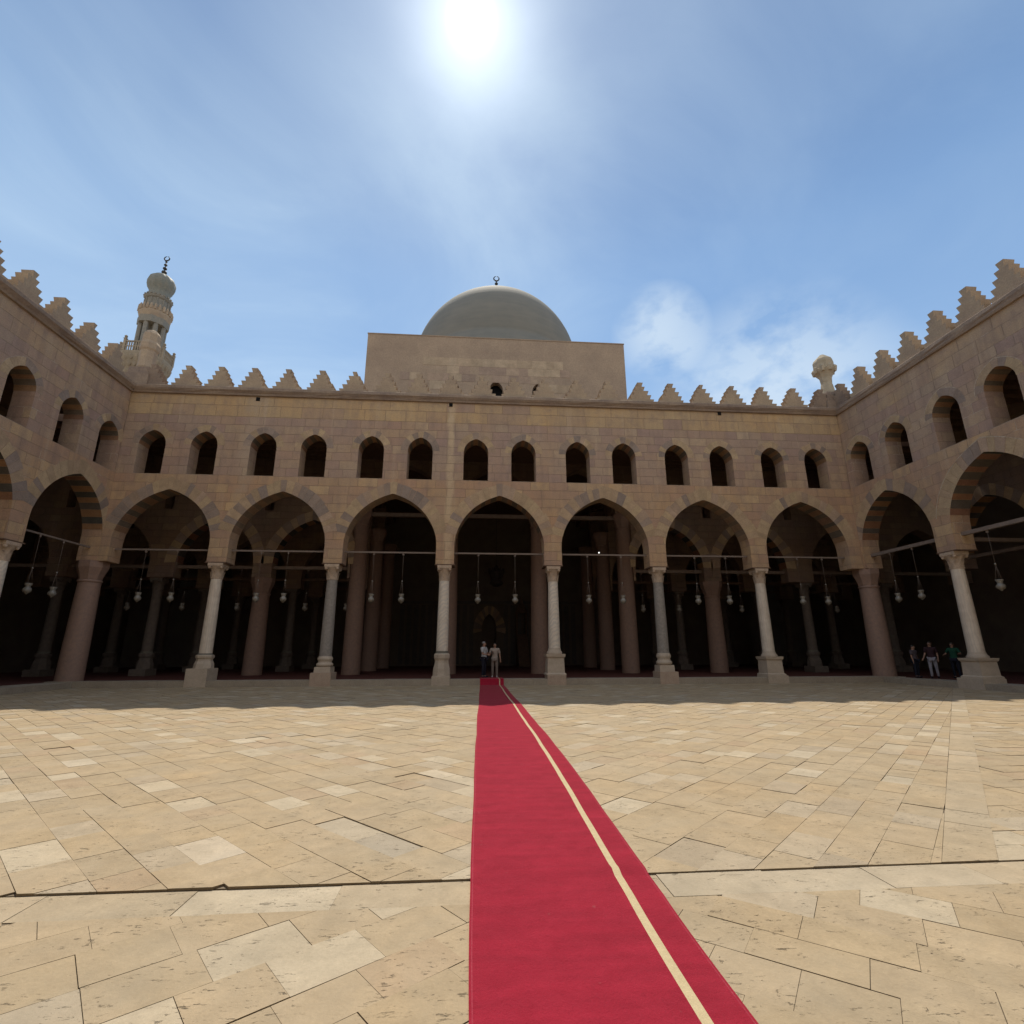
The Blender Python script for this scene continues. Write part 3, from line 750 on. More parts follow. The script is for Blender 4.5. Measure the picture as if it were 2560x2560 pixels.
# -- left and right arcades
SL_, SR_ = 4.83, 5.0
lw = empty('left_arcade', (XL, D, 0), R(90), label='shaded stone arcade wing along the left side of the court', cat='building')
rw = empty('right_arcade', (XR, D, 0), R(-90), label='shaded stone arcade wing along the right side of the court', cat='building')
lw.name = 'arcade_wing'; rw.name = 'arcade_wing.001'
cl = [22.48 - D - SL_ * k for k in range(6)]; cr = [D - 22.27 + SR_ * k for k in range(6)]
HW0 = HW
HW = 2.0; wing(lw, cl[-1] - 2.6, -.003, cl, 1.15, M['wing'], None, 31, .07, None)
HW = 2.05; wing(rw, .003, cr[-1] + 2.6, cr, 1.17, M['wing'], None, 41, .15, None)
HW = HW0
cornice(lw, cl[-1] - 2.6, .02, M['cornice'], .22); cornice(rw, -.02, cr[-1] + 2.6, M['cornice'], .13)
for k in range(15): merlon(lw, 23.13 - 1.653 * k - D, 14.39, 1.38, 1.42, y1=.55, worn=1)
for k in range(16): merlon(rw, D - 22.68 + 1.535 * k, 14.39, 1.50, 1.36, y1=.55, worn=1)
merlon(rw, .28, 14.39, 1.35, 1.25, dark=True, worn=1)
lk = [dict(shaft='white', base=1.3, plinth=.5, pw=.44, bt='bell', cl='white marble column at the left picture edge'), dict(shaft='grey', base=1.3, plinth=.5, pw=.44, bt='attic')]
rk = [dict(shaft='streak', base=1.4, plinth=.42, pw=.55, bt='ped', cl='stained pale marble column on a wide spreading pedestal'), dict(shaft='white', base=1.3, plinth=.5, pw=.44, bt='attic')]
for k in range(4):
    column(lw, cl[k] - SL_ / 2, .28, lk[min(k, 1)], HI - .002); column(rw, cr[k] + SR_ / 2, .28, rk[min(k, 1)], HI - .002)
def mortar_line(root, c, hw, z0, z1, off, y, t=.014, lo=.25, hi=1.0):
    pts = [p for p in arch(c, hw + off, z0, z1 + off * .95, 6)]
    pts = [p for p in pts if p[1] > z0 + (z1 - z0) * lo]; a_, b__ = int(len(pts) * (1 - hi)), len(pts)
    pts = pts[a_:b__]; q = MB(); vs = []
    for i, (x, z) in enumerate(pts):
        w_ = t * (.5 + .9 * rm.random()); dx, dz = x - c, z - (z0 + .1); l = math.hypot(dx, dz); ux, uz = dx / l, dz / l
        vs += [(x - ux * w_, y, z - uz * w_), (x + ux * w_, y, z + uz * w_), (x + ux * w_, y + .02, z + uz * w_), (x - ux * w_, y + .02, z - uz * w_)]
    n = len(pts); fs = [(4 * i + k, 4 * i + (k + 1) % 4, 4 * i + 4 + (k + 1) % 4, 4 * i + 4 + k) for i in range(n - 1) for k in range(4)]
    q.add(vs, fs); q.build('mortar_line', M['line'], root)
M['line'] = mottled('pale_lime_mortar', (.60, .50, .38), (.38, .30, .22), 9, bd=.005)
for k in range(3):
    for sgn in (-1, 1): mortar_line(rw, cr[k] + sgn * 1.17, .63, 11.2, WT, .36, .026, .012, .0, rm.uniform(.55, 1))
    if k: mortar_line(rw, cr[k], 2.05, ROD, AP, .62, -.016, .016, .3)
    mortar_line(lw, cl[k] + 1.15, .63, 11.2, WT, .36, .026, .008, .2, .5)
for root, cs, sp, sg in ((lw, cl, SL_, -1), (rw, cr, SR_, 1)):
    mb = MB(); e = sorted([sg * -1.0, sg * 24.0]); cc = sorted(cs)
    a0, a1 = (cs[-1] - 2.5, .8) if sg < 0 else (-.8, cs[-1] + 2.5)
    outer = [(a0, 12.7), (a0, HI)]
    for c in cc: outer += [(c - 1.95, HI)] + arch(c, 1.95, ROD - .1, AP - .1)[::-1] + [(c + 1.95, HI)]
    outer += [(a1, HI), (a1, 12.7)]
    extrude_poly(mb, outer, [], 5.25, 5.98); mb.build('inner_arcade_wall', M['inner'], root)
    for c in cs[:3]: ring(c, 1.95, ROD - .1, AP - .1, .55, 5.244, 5.986, 19, .1, rnd=rm).build('inner_arch_ring', M['voussoir'], root)
    for k in range(4): column(root, cs[k] + sg * sp / 2, 5.6, inner_kind if k != 0 else dict(shaft='grey', base=1.4, plinth=.5, pw=.48, bt='ped', cl='grey column on a spreading base in the inner row'), HI, FL - .01)
    bm_ = MB(); bm_.box(a0, a1, 5.5, 5.68, 6.0, 6.17)
    for k in range(4): c = cs[k] + sg * sp / 2; bm_.box(c - .08, c + .08, .9, 5.3, 5.95, 6.1)
    bm_.build('wooden_tie_beam', M['palewood'], root)
    rf = MB(); rf.box(a0, sg * 0 + (-.0 if sg < 0 else 0) if False else (a1 if sg > 0 else -.0), TH - .02, 11.5, 12.7, 13.3) if sg < 0 else rf.box(0.0, a1, TH - .02, 11.5, 12.7, 13.3)
    for i in range(34):
        uu = a0 + .3 + i * .75
        if uu < a1 - 1: rf.box(uu, uu + .16, TH, 11.4, 12.45, 12.72)
    rf.build('timber_roof', M['wood'], root)

# the arcade that closes the court behind the viewer; it throws sunlight back on the shaded front
YB = -4.6
bw_ = empty('arcade_wing', (XC, YB, 0), R(180), label='sunlit stone arcade wing closing the court behind the viewer', cat='building')
HW = 2.19; wing(bw_, XC - XR + .1, XC - XL - .1, [k * S for k in range(-3, 4)], 1.217, M['wing'], None, 51, .1, None); HW = HW0
cornice(bw_, XC - XR + .1, XC - XL - .1, M['cornice'], .22)
for k in range(22): merlon(bw_, -17.6 + 1.68 * k, 14.39, worn=1)
for i in range(6): column(bw_, (i - 2.5) * S, .43, kinds[i % 3], HI - .002)
q = MB(); q.box(-24, 24, 6.0, 6.5, 0, 13.4); q.build('outer_wall', M['plaster'], bw_)
q = MB(); q.box(-24, 24, TH - .02, 6.5, 12.7, 13.3); q.build('timber_roof', M['wood'], bw_)

# ------------------------------------------------------------------ domed chamber
BX0, BX1, BY0, BY1, BZ = -7.0, 9.82, 29.55, 46.3, 21.3
dc = empty('domed_chamber', (0, 0, 0), label='square rendered stone block with a large grey green dome above the roof line', cat='building')
w = MB(); holes = []
for c in (1.28 - 2.8, 1.28, 1.28 + 2.8):
    holes.append([(c - .46, 15.6)] + arch(c, .46, 17.45, 18.2)[::-1] + [(c + .46, 15.6)])
extrude_poly(w, [(BX0, 13.35), (BX1, 13.35), (BX1, BZ), (BX0, BZ)], holes, BY0, BY0 + .8)
w.box(BX0, BX0 + .8, BY0 + .8, BY1, 13.35, BZ); w.box(BX1 - .8, BX1, BY0 + .8, BY1, 13.35, BZ); w.box(BX0 + .8, BX1 - .8, BY1 - .8, BY1, 13.35, BZ)
w.build('wall', M['box'], dc)
w = MB(); w.box(BX0 - .03, BX1 + .03, BY0 - .03, BY1 + .03, BZ, BZ + .06); w.build('roof', M['box'], dc)
w = MB(); rb = random.Random(9); mats_ = M['voussoir']
def course(x0, x1, z0, z1, pal, prob=1):
    x = x0
    while x < x1 - .1:
        l = min(rb.uniform(.45, 1.1), x1 - x)
        if rb.random() < prob:
            c = rb.choice(pal); k = rb.uniform(.93, 1.06); w.box(x + .004, x + l - .004, BY0 - .012, BY0 + .05, z0 + .004, z1 - .004, tuple(v_ * k for v_ in c))
        x += l
PALE = [(.50, .38, .26), (.48, .36, .245), (.53, .405, .28)]; PK = [(.42, .305, .225), (.44, .32, .23), (.39, .285, .215), (.46, .34, .24)]
course(-3.4, 5.7, 19.2, 19.78, PALE); course(-4.1, 6.2, 18.64, 19.2, PK + PALE[:1], .7); course(-4.8, 6.4, 18.1, 18.64, PK + PALE[:1], .7); course(-5.2, -1.75, 17.5, 18.1, PK + PALE, .6); course(4.4, 6.4, 17.5, 18.1, PK + PALE, .6)
w.build('repaired_stone_courses', mats_, dc)
w = MB()
for c in (1.28 - 2.8, 1.28, 1.28 + 2.8): w = MB(); w.box(c - .45, c + .45, BY0 + .5, BY0 + .56, 15.6, 18.15); w.build('window_dark_sheet', M['black'], dc)  # plain black sheets painting the unlit interior behind the openings
DX, DY, DR, DZ = 1.62, 37.9, 6.68, 23.45
dm = MB(); lev = [(BZ + .05, DR + .12), (DZ - .35, DR + .12), (DZ - .3, DR)]
for i in range(25):
    a = R(90) * i / 24; lev.append((DZ + DR * 1.05 * math.sin(a), max(.02, DR * math.cos(a) ** 1.05)))
dm.frus(DX, DY, lev, 72, smooth=True)
dome = dm.build('dome', M['dome'], dc)
def finial(x, y, z, s, parent, balls, ringr, name='finial'):
    f_ = MB(); f_.tube([(x, y, z), (x, y, z + s)], s * .022, 8)
    for (t, r_) in balls: f_.ball((x, y, z + s * t), r_, 12, 8, sc=(1, 1, .8))
    n = 20; cz = z + s + ringr * .8
    f_.tube([(x + ringr * math.cos(R(100) + R(340) * i / n), y, cz + ringr * math.sin(R(100) + R(340) * i / n)) for i in range(n + 1)], [ringr * (.12 + .16 * math.sin(math.pi * i / n)) for i in range(n + 1)], 8)
    return f_.build(name, M['bronze'], parent)
ztop = DZ + DR * 1.05
finial(DX, DY, ztop - .08, 2.35, dome, [(.15, .24), (.42, .22), (.66, .19), (.85, .15)], .23)

# ------------------------------------------------------------------ minaret
MX, MY = -34.2, 50.0
mn = empty('minaret', (MX, MY, 0), label='slender stone minaret with green bulb top and crescent rising behind the left wing', cat='minaret')
m_ = MB(); m_.frus(0, 0, [(0, 2.4), (26.4, 2.0)], 4, col=None); m_.frus(0, 0, [(26.4, 1.9), (27.7, 1.4)], 8); m_.build('tower_shaft', M['min_stone'], mn)
m_ = MB(); m_.frus(0, 0, [(27.7, 1.3), (28.2, 1.4), (28.6, 1.6), (29.1, 1.8), (29.5, 2.0), (29.9, 2.15), (30.3, 2.22), (30.5, 2.22)], 8); 
for t_, (zz, rr_) in enumerate(((28.5, 1.62), (29.2, 1.9), (29.85, 2.14))):
    for i in range(24):
        a = 2 * math.pi * (i + .5 * t_) / 24; m_.frus(rr_ * math.cos(a), rr_ * math.sin(a), [(zz - .28, .03), (zz, .13), (zz + .18, .15), (zz + .24, .12)], 4, rot=a)
lb = m_.build('lower_balcony', M['min_stone'], mn)
m_ = MB(); k8 = 2.12 / math.cos(math.pi / 8)
for i in range(8):
    a = math.pi / 8 + i * math.pi / 4; p = Vector((k8 * math.cos(a), k8 * math.sin(a), 0)); a2 = a + math.pi / 4; p2 = Vector((k8 * math.cos(a2), k8 * math.sin(a2), 0))
    m_.frus(p.x, p.y, [(30.5, .11), (31.75, .11), (31.8, .16), (31.95, .05)], 4); m_.ball((p.x, p.y, 32.05), .15, 8, 6)
    for j in range(1, 8):
        q = p.lerp(p2, j / 8); m_.box(q.x - .045, q.x + .045, q.y - .045, q.y + .045, 30.5, 31.5)
    m_.tube([p + Vector((0, 0, 31.55)), p2 + Vector((0, 0, 31.55))], .09, 4, smooth=False); m_.tube([p + Vector((0, 0, 31.0)), p2 + Vector((0, 0, 31.0))], .06, 4, smooth=False)
m_.build('balustrade', M['min_stone'], lb)
m_ = MB()
for i in range(8):
    a = i * math.pi / 4; m_.frus(1.08 * math.cos(a), 1.08 * math.sin(a), [(30.5, .2), (34.8, .2)], 6)
m_.frus(0, 0, [(30.4, .34), (34.9, .34)], 8); m_.frus(0, 0, [(34.55, 1.32), (35.3, 1.34)], 8)
m_.build('open_lantern', M['min_grey'], mn)
m_ = MB(); m_.frus(0, 0, [(35.1, 1.3), (35.5, 1.42), (35.8, 1.5), (36.0, 1.5)], 12)
for i in range(24):
    a = 2 * math.pi * i / 24; m_.frus(1.45 * math.cos(a), 1.45 * math.sin(a), [(36.0, .1), (36.55, .09), (36.7, .03)], 4, rot=a)
m_.frus(0, 0, [(36.0, 1.44), (36.35, 1.44)], 12); m_.build('upper_balcony', M['merlon'], mn)
m_ = MB(); m_.frus(0, 0, [(36.0, 1.12), (37.6, 1.1), (37.7, 1.22), (37.9, 1.30), (38.1, 1.22), (38.2, 1.05)], 16, smooth=False)
for i in range(12):
    a = 2 * math.pi * i / 12; m_.frus(1.12 * math.cos(a), 1.12 * math.sin(a), [(36.0, .07), (37.6, .07)], 4, rot=a)
for i in range(20):
    a = 2 * math.pi * i / 20; m_.ball((1.26 * math.cos(a), 1.26 * math.sin(a), 38.0), .12, 6, 4)
m_.build('drum', M['min_grey'], mn)
m_ = MB(); n = 64; vs = []; lv = [(38.2, .98), (38.5, .98), (38.9, 1.0), (39.2, 1.1), (39.6, 1.2), (40.0, 1.22), (40.4, 1.12), (40.7, .88), (40.95, .6), (41.1, .2), (41.15, .1)]
for z, r_ in lv:
    for i in range(n):
        a = 2 * math.pi * i / n; q = r_ * (1 + (.09 * abs(math.cos(a * 6)) if z > 38.9 else 0)); vs.append((q * math.cos(a), q * math.sin(a), z))
m_.add(vs, [(j * n + i, j * n + (i + 1) % n, (j + 1) * n + (i + 1) % n, (j + 1) * n + i) for j in range(len(lv) - 1) for i in range(n)], smooth=True)
bulb = m_.build('ribbed_bulb', M['min_tile'], mn)
finial(0, 0, 41.1, 2.0, bulb, [(.2, .27), (.45, .21), (.68, .17), (.88, .12)], .27)
# ------------------------------------------------------------------ pinnacles at the court corners
pn = empty('corner_pinnacle', (-17.1, 25.1, 14.4), label='worn stone corner pinnacle standing in front of the minaret', cat='pinnacle')
m_ = MB(); m_.frus(0, 0, [(0, .62), (.7, .60), (.72, .5), (1.1, .48)], 4); m_.build('pedestal', M['cornice'], pn)
m_ = MB(); m_.frus(0, 0, [(1.1, .33), (1.25, .38), (1.6, .36), (2.2, .37), (2.3, .42), (2.6, .43), (2.75, .38), (3.2, .37), (3.38, .27), (3.5, .1)], 8); m_.build('shaft', M['merlon'], pn)
pn = empty('corner_pinnacle', (20.15, 25.1, 14.4), label='pale stone bud shaped pinnacle above the right corner of the court', cat='pinnacle')
m_ = MB(); m_.frus(0, 0, [(0, .7), (.5, .66), (.52, .58), (.95, .55), (.97, .45), (1.2, .4)], 4); m_.build('pedestal', M['cornice'], pn)
m_ = MB(); m_.frus(0, 0, [(1.2, .36), (1.5, .33), (1.75, .30), (1.9, .27), (2.25, .30), (2.4, .36), (2.6, .5), (2.72, .56), (2.78, .5), (3.25, .50), (3.4, .44), (3.75, .12), (3.8, .02)], 8)
for i in range(8):
    a = i * math.pi / 4; m_.frus(.52 * math.cos(a), .52 * math.sin(a), [(2.55, .06), (2.85, .1), (2.95, .05)], 4, rot=a)
m_.build('bud', mottled('pale_bud_stone', (.52, .44, .32), (.40, .33, .23), 3, bd=.02), pn)

# ------------------------------------------------------------------ red carpet runner
pts = [(-3, 0, 1.2), (2.5, .02, 1.21), (3.4, .02, 1.225), (4.2, .025, 1.252), (5, .037, 1.283), (6, .05, 1.315), (8, .08, 1.38), (11, .14, 1.42), (14.4, .21, 1.45), (18, .3, 1.46), (D - .3, .42, 1.49)]
def edge(y, k):
    for a, b_ in zip(pts, pts[1:]):
        if a[0] <= y <= b_[0]: t = (y - a[0]) / (b_[0] - a[0]); return a[k] + (b_[k] - a[k]) * t
    return pts[-1][k] if y > 0 else pts[0][k]
rows_ = []; y = -3.0
rc_ = random.Random(2)
while y < D - .34:
    rows_.append((y, None)); y += .08 if y < 8 else .2
cp = MB(); vs = []; fs = []; mis = []
def gh(y):
    base = .008 if y < B1 - .02 else .020 if y > B1 + .06 else .008 + .012 * (y - B1 + .02) / .08
    return base + .004 + .0035 * math.sin(y * 2.1) + .002 * math.sin(y * 5.3 + 1)
def wr(x, y):   # small folds
    return .011 * math.exp(-((y - 3.95 - .1 * x) / .035) ** 2) + .007 * math.exp(-((y - 3.72 + .04 * x) / .03) ** 2) * (x > .3) + .006 * math.exp(-((y - 9.3) / .06) ** 2)
us = [0, .010, .015, .3, .55, .800, .804, .846, .850, .987, .991, 1]
seq = [(y, gh(y)) for y, _ in rows_] + [(D - .285, .04), (D - .278, FL - .01), (D - .26, FL + .016), (D - .15, FL + .014), (D, FL + .014), (D + 1.0, FL + .012)]
for (y, z) in seq:
    a, b_ = edge(y, 1), edge(y, 2); wob = .003 * math.sin(y * 1.3) + .002 * math.sin(y * 3.1 + 2)
    if y > 10: a += .008 * math.sin(y * .9); b_ += .008 * math.sin(y * .9)
    for u in us: xx = a + (b_ - a) * u + (wob if u < .5 else .6 * wob); vs.append((xx, y, z + wr(xx, y)))
nu = len(us)
for j in range(len(seq) - 1):
    for i in range(nu - 1):
        cp.add([vs[j * nu + i], vs[j * nu + i + 1], vs[(j + 1) * nu + i + 1], vs[(j + 1) * nu + i]], [(0, 1, 2, 3)], mi=1 if i == 6 else (2 if i in (1, 9) else 0), smooth=True)
M['stitch'] = mottled('pink_edge_stitching', (.40, .06, .08), (.33, .02, .045), 60, .9, 0, fine=90)
car = cp.build('carpet_runner', [M['carpet'], M['gold'], M['stitch']])
bm = bmesh.new(); bm.from_mesh(car.data); bmesh.ops.remove_doubles(bm, verts=bm.verts, dist=.0005)
bmesh.ops.recalc_face_normals(bm, faces=bm.faces); bm.to_mesh(car.data); bm.free()
tag(car, 'long red carpet runner with a gold stripe laid across the court to the middle arch', 'carpet')

# ------------------------------------------------------------------ hanging lamps
def make_lamp():
    t = empty('hanging_lamp', (0, 0, 0))
    L1 = 1.36
    c = MB(); c.tube([(0, 0, 0), (0, 0, -L1)], .007, 5); c.box(-.03, .03, -.05, .05, -.1, .01)
    for i in range(3):
        a = 2 * math.pi * i / 3; c.tube([(0, 0, -L1), (.12 * math.cos(a), .12 * math.sin(a), -L1 - .62)], .006, 5)
    c.build('chain', M['rod'], t)
    b_ = MB(); b_.ball((0, 0, -L1), .045, 10, 8); b_.build('chain_ball', M['glass'], t)
    g_ = MB(); z = -L1 - .6
    g_.frus(0, 0, [(z, .15), (z - .01, .155), (z - .12, .105), (z - .16, .10), (z - .2, .15), (z - .26, .175), (z - .33, .16), (z - .38, .10), (z - .40, .05), (z - .43, .045), (z - .44, .01)], 20, smooth=True)
    g_.build('glass_bowl', M['glass'], t)
    return t
proto = make_lamp(); first = [True]
def place_lamp(x, y, z, label, group='white glass lamps hanging from the arcades', s=1.0):
    if first[0]: r_ = proto; first[0] = False
    else:
        r_ = proto.copy(); C.objects.link(r_)
        for ch in list(proto.children):
            q = ch.copy(); C.objects.link(q); q.parent = r_
    r_.location = (x, y, z); r_.scale = (.86, .86, s); r_.rotation_euler.z = rm.uniform(0, 2); r_['label'] = label; r_['category'] = 'lamp'; r_['group'] = group
    return r_
ordn = ['leftmost', 'second', 'third', 'middle', 'fifth', 'sixth', 'rightmost']
fx = {-3: (-15.0, -13.59), -2: (-9.86, -8.64), -1: (-4.68, -3.30), 0: (.27, 2.04), 1: (5.60, 7.27), 2: (11.01, 12.60), 3: (16.36, 17.68)}
for k in range(-3, 4):
    for j in (0, 1):
        place_lamp(fx[k][j] * 24.9 / 24.48, D + .42, ROD + .02, 'white glass lamp hanging under the %s arch of the front, %s of its pair' % (ordn[k + 3], ('left', 'right')[j]))
for nm, xs, ys in (('left', XL - .42, (21.7, 22.95)), ('right', XR + .42, (23.2, 21.9, 18.3, 16.6))):
    for j, yy in enumerate(ys):
        place_lamp(xs, yy, ROD + .02, 'white glass lamp hanging in the %s wing, %s from the corner column' % (nm, ['first', 'second', 'third', 'fourth'][j]))
for j, xx in enumerate((-18.66, -15.81, -12.91, -9.26, -7.04, 9.99, 12.15, 15.97, 21.9)):
    place_lamp(xx * 30.1 / 29.7, 30.1, 6.02, 'dim glass lamp in the second row inside the hall, %s from the left' % ['first', 'second', 'third', 'fourth', 'fifth', 'sixth', 'seventh', 'eighth', 'ninth'][j], 'dim lamps of the inner row', .98)
tb = empty('light_bulb', (6.3, D + .42, ROD + .11), label='tiny lit bulb standing on the tie rod right of the middle arch', cat='light bulb')
q = MB(); q.ball((0, 0, .06), .03, 10, 8, sc=(.8, .8, 1.4)); q.build('bulb', M['bulb'], tb); q = MB(); q.frus(0, 0, [(-.01, .02), (.03, .02)], 10); q.build('socket', M['iron'], tb)

# chandelier and minbar deep inside
ch = empty('chandelier', (1.75, 37.5, 0), label='dark metal chandelier hanging above the two men inside the middle arch', cat='chandelier')
q = MB(); q.tube([(0, 0, 7.6), (0, 0, 13.2)], .02, 6); q.build('chain', M['iron'], ch)
q = MB(); q.frus(0, 0, [(6.0, .1), (6.2, .5), (6.3, .5), (6.5, .35), (7.0, .6), (7.1, .6), (7.3, .25), (7.6, .05)], 12)
for i in range(12):
    a = i * math.pi / 6; q.frus(.55 * math.cos(a), .55 * math.sin(a), [(7.05, .04), (7.35, .04)], 6)
q.build('body', M['iron'], ch)
mb_ = empty('minbar', (4.3, 42.6, FL), label='dark wooden stepped pulpit right of the prayer niche', cat='pulpit')
q = MB(); extrude_poly(q, [(0, 0), (3.0, 0), (3.0, 2.6), (2.2, 2.6)], [], -.45, .45); st_ = q.build('stair_flight', M['wood'], mb_, rz=R(90)); 
q = MB()
for sx in (-.4, .4):
    for sy in (2.25, 2.95): q.frus(sx, sy, [(2.6, .05), (4.4, .05)], 6)
q.frus(0, 2.6, [(4.4, .52), (4.5, .52), (4.9, .35), (5.4, .12), (5.9, .02)], 8); q.build('canopy', M['wood'], mb_)

# ------------------------------------------------------------------ people
def skin_mesh(nodes, edges, radii, sub=2):
    me = bpy.data.meshes.new('tmp'); me.from_pydata(nodes, edges, [])
    o = bpy.data.objects.new('tmp', me); C.objects.link(o)
    o.modifiers.new('s', 'SKIN')
    for i, r_ in enumerate(radii):
        sv = me.skin_vertices[0].data[i]; sv.radius = r_ if isinstance(r_, tuple) else (r_, r_); sv.use_root = (i == 0)
    sd = o.modifiers.new('d', 'SUBSURF'); sd.levels = sub
    dg = bpy.context.evaluated_depsgraph_get(); out = bpy.data.meshes.new_from_object(o.evaluated_get(dg))
    bpy.data.objects.remove(o); bpy.data.meshes.remove(me)
    for p in out.polygons: p.use_smooth = True
    return out
def person(loc, h, face, label, shirt, pants, hair, larm, rarm, holds=None, step=.0, vest=None):
    """larm / rarm: (elbow, wrist) offsets in metres from the shoulder; figure faces -Y before turning"""
    k = h / 1.72
    t = empty('person', loc, face, label=label, cat='person')
    t.scale = (k, k, k)
    J = dict(pel=(0, 0, .95), waist=(0, .0, 1.06), chest=(0, 0, 1.28), neck=(0, .01, 1.46), head0=(0, -.005, 1.545), head=(0, -.015, 1.61), crown=(0, -.005, 1.67))
    for s_, nm in ((1, 'l'), (-1, 'r')):
        st = step * s_
        J[nm + 'hip'] = (.095 * s_, 0, .90); J[nm + 'knee'] = (.11 * s_, -.02 + st * .5, .49); J[nm + 'ank'] = (.115 * s_, .02 + st, .075); J[nm + 'toe'] = (.135 * s_, -.15 + st, .035)
        sh = Vector((.185 * s_, .01, 1.40)); e_, w_ = (larm if s_ > 0 else rarm)
        J[nm + 'sh'] = tuple(sh); J[nm + 'el'] = tuple(sh + Vector(e_)); J[nm + 'wr'] = tuple(sh + Vector(w_))
        dv = (Vector(w_) - Vector(e_)).normalized(); J[nm + 'hd'] = tuple(sh + Vector(w_) + dv * .085)
    rad = dict(chest2=(.165, .115), neck2=.058, pel=(.155, .11), waist=(.14, .10), chest=(.165, .115), neck=.055, head0=(.066, .08), head=(.078, .098), crown=(.062, .08), lsh=.062, rsh=.062, lel=.042, rel=.042, lwr=.028, rwr=.028, lhd=(.036, .02), rhd=(.036, .02),
               lhip=.092, rhip=.092, lknee=.058, rknee=.058, lank=.042, rank=.042, ltoe=(.042, .03), rtoe=(.042, .03))
    E_ = [('pel', 'waist'), ('waist', 'chest'), ('chest', 'neck'), ('neck', 'head0'), ('head0', 'head'), ('head', 'crown')]
    for s_ in 'lr': E_ += [('pel', s_ + 'hip'), (s_ + 'hip', s_ + 'knee'), (s_ + 'knee', s_ + 'ank'), (s_ + 'ank', s_ + 'toe'), ('chest', s_ + 'sh'), (s_ + 'sh', s_ + 'el'), (s_ + 'el', s_ + 'wr'), (s_ + 'wr', s_ + 'hd')]
    def mk(names, edges, grow, nm, mt_, extra=None):
        names = list(names); idx = {n_: i for i, n_ in enumerate(names)}
        g_ = lambda r_: tuple(x + grow for x in r_) if isinstance(r_, tuple) else (r_ + grow, r_ + grow)
        P_ = dict(J); P_.update(extra or {})
        me = skin_mesh([P_[n_] for n_ in names], [(idx[a], idx[b_]) for a, b_ in edges], [g_(rad[n_]) if n_ in rad else g_(.05) for n_ in names])
        me.materials.clear(); me.materials.append(mt_); me.name = nm
        o = bpy.data.objects.new(nm, me); C.objects.link(o); o.parent = t; return o
    body = mk([k_ for k_ in rad if k_ in J], E_, 0, 'body', M['skin'])
    # fingers, nose and ears welded into the body mesh
    f_ = MB()
    for s_ in 'lr':
        w_, hd = Vector(J[s_ + 'wr']), Vector(J[s_ + 'hd']); dv = (hd - w_).normalized(); sd = dv.orthogonal().normalized()
        for i, ln in enumerate((.065, .075, .072, .055)):
            b_ = hd + sd * (.027 - .018 * i); f_.tube([b_ - dv * .02, b_ + dv * ln * .5 + dv.cross(sd) * .006, b_ + dv * ln + dv.cross(sd) * .02], [.010, .009, .007], 6)
        b_ = w_ + dv * .03 + sd * .03; f_.tube([b_, b_ + dv * .03 + sd * .025, b_ + dv * .06 + sd * .03], [.012, .010, .008], 6)
    f_.ball((0, -.118, 1.60), .016, 8, 6, sc=(.8, 1, 1.5))
    for sx in (-1, 1): f_.ball((.082 * sx, .0, 1.605), .024, 8, 6, sc=(.4, .8, 1.2))
    tmp = f_.build('tmp', M['skin']); bm = bmesh.new(); bm.from_mesh(body.data); bm.from_mesh(tmp.data); bm.to_mesh(body.data); bm.free(); bpy.data.objects.remove(tmp)
    f_ = MB()
    for sx in (-1, 1): f_.ball((.03 * sx, -.104, 1.625), .010, 8, 6)
    f_.box(-.024, .024, -.106, -.098, 1.562, 1.570); f_.build('facial_features', M['hair'], t)
    q = MB(); q.ball((0, .018, 1.652), .094, 16, 10, sc=(.93, 1.02, .86)); q.build('hair', hair, t)
    half = {}
    for s_ in 'lr': a, b_ = Vector(J[s_ + 'sh']), Vector(J[s_ + 'el']); half[s_ + 'sl'] = tuple(a.lerp(b_, .85)); rad[s_ + 'sl'] = .048
    mk(['waist', 'pel2', 'chest', 'chest2', 'neck2', 'lsh', 'rsh', 'lsl', 'rsl'], [('pel2', 'waist'), ('waist', 'chest'), ('chest', 'chest2'), ('chest2', 'neck2'), ('chest2', 'lsh'), ('chest2', 'rsh'), ('lsh', 'lsl'), ('rsh', 'rsl')], .024, 'shirt', shirt,
       dict(half, pel2=(0, 0, .92), neck2=(0, .01, 1.455), chest2=(0, 0, 1.37)))
    mk(['pel', 'lhip', 'rhip', 'lknee', 'rknee', 'lank', 'rank'], [('pel', 'lhip'), ('pel', 'rhip'), ('lhip', 'lknee'), ('rhip', 'rknee'), ('lknee', 'lank'), ('rknee', 'rank')], .016, 'trousers', pants)
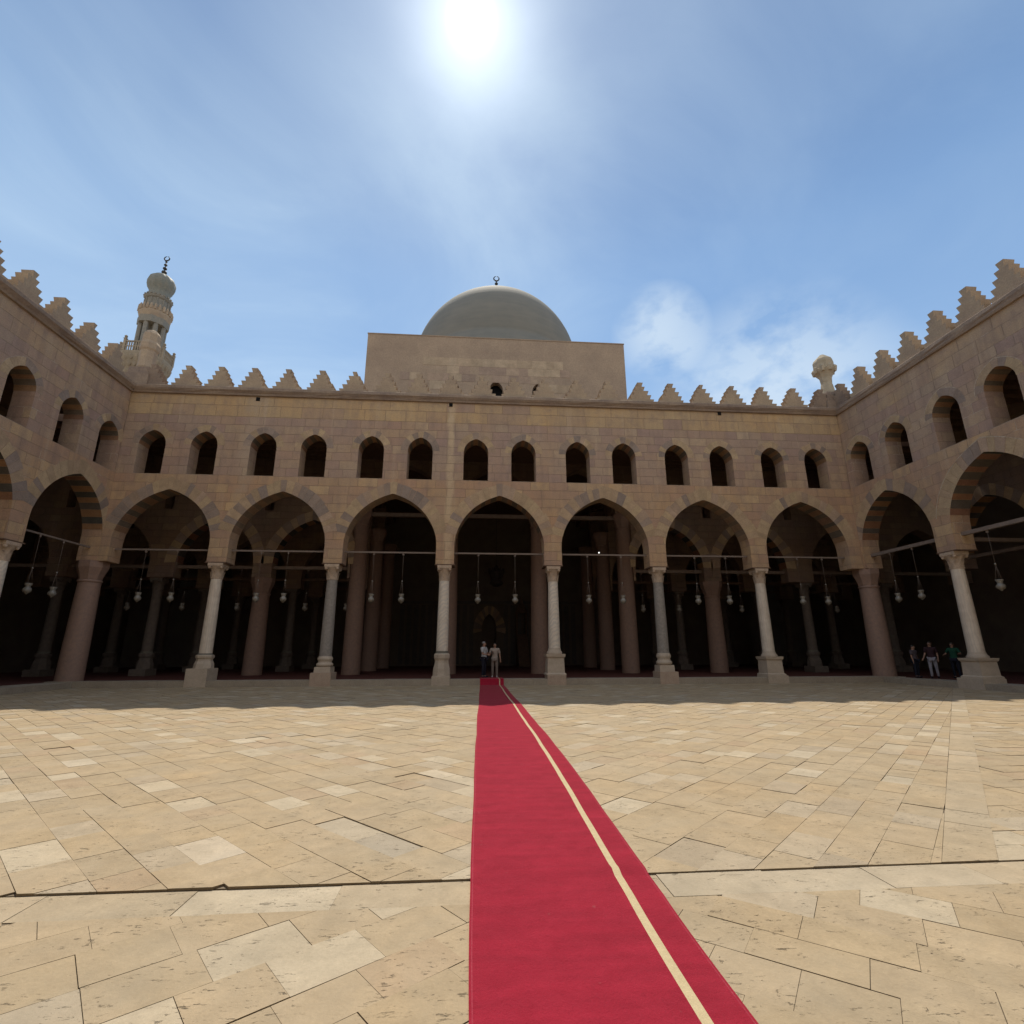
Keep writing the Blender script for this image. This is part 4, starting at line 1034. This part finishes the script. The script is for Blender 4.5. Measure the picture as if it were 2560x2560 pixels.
    for s_ in 'lr':
        a = J[s_ + 'ank']; q = MB(); q.ball((a[0] + (.01 if s_ == 'l' else -.01), a[1] - .07, .045), .05, 12, 8, sc=(.95, 2.6, .95)); q.build('shoe', M['white'] if shirt is M['sand'] else M['navy'], t)
    if vest: q = MB(); q.frus(0, 0, [(.98, .0), (.981, .16), (1.2, .165), (1.40, .15), (1.44, .08)], 14, smooth=True); q.build('scarf', vest, t)
    return t
p1 = person((.62, 25.55, FL + .002), 1.66, R(62), 'man in white shirt and dark trousers standing at the left on the carpet end', M['white'], M['navy'], M['grey_hair'],
            ((.02, -.1, -.26), (-.06, -.32, -.22)), ((-.06, -.06, -.27), (-.02, -.30, -.30)))
p2 = person((1.14, 25.55, FL + .012), 1.58, R(-8), 'man in sand coloured shirt and trousers looking down at a phone by the white-shirted man', M['sand'], M['khaki'], M['hair'],
            ((.07, .02, -.27), (.11, -.02, -.52)), ((-.08, -.05, -.26), (.06, -.20, -.16)))
ph = empty('phone', (.98, 25.33, FL + 1.17), label='dark phone held up between the two men on the carpet', cat='phone')
q = MB(); q.box(-.036, .036, -.006, .006, -.075, .075); q.build('case', M['iron'], ph); q = MB(); q.box(-.032, .032, .0065, .009, -.069, .069); q.build('screen', M['black'], ph)
p3 = person((20.95, 22.75, FL), 1.60, R(-50), 'person in brown top and pale lilac trousers walking inside the right wing', M['darkvest'], M['palepants'], M['hair'],
            ((.05, .03, -.27), (.06, -.08, -.50)), ((-.05, -.02, -.27), (-.12, -.14, -.46)), step=.07)
p4 = person((21.85, 22.55, FL), 1.55, R(-60), 'person in green top and dark trousers beside the tall marble column of the right wing', M['green'], M['navy'], M['hair'],
            ((.12, -.05, -.24), (.12, -.25, -.22)), ((-.12, -.05, -.24), (-.14, -.26, -.28)))
p5 = person((20.55, 23.25, FL), 1.45, R(20), 'dimly seen person in grey violet clothes next to the red corner column', M['purplegrey'], M['navy'], M['hair'],
            ((.05, .0, -.27), (.06, -.05, -.50)), ((-.05, .0, -.27), (-.06, -.05, -.50)))
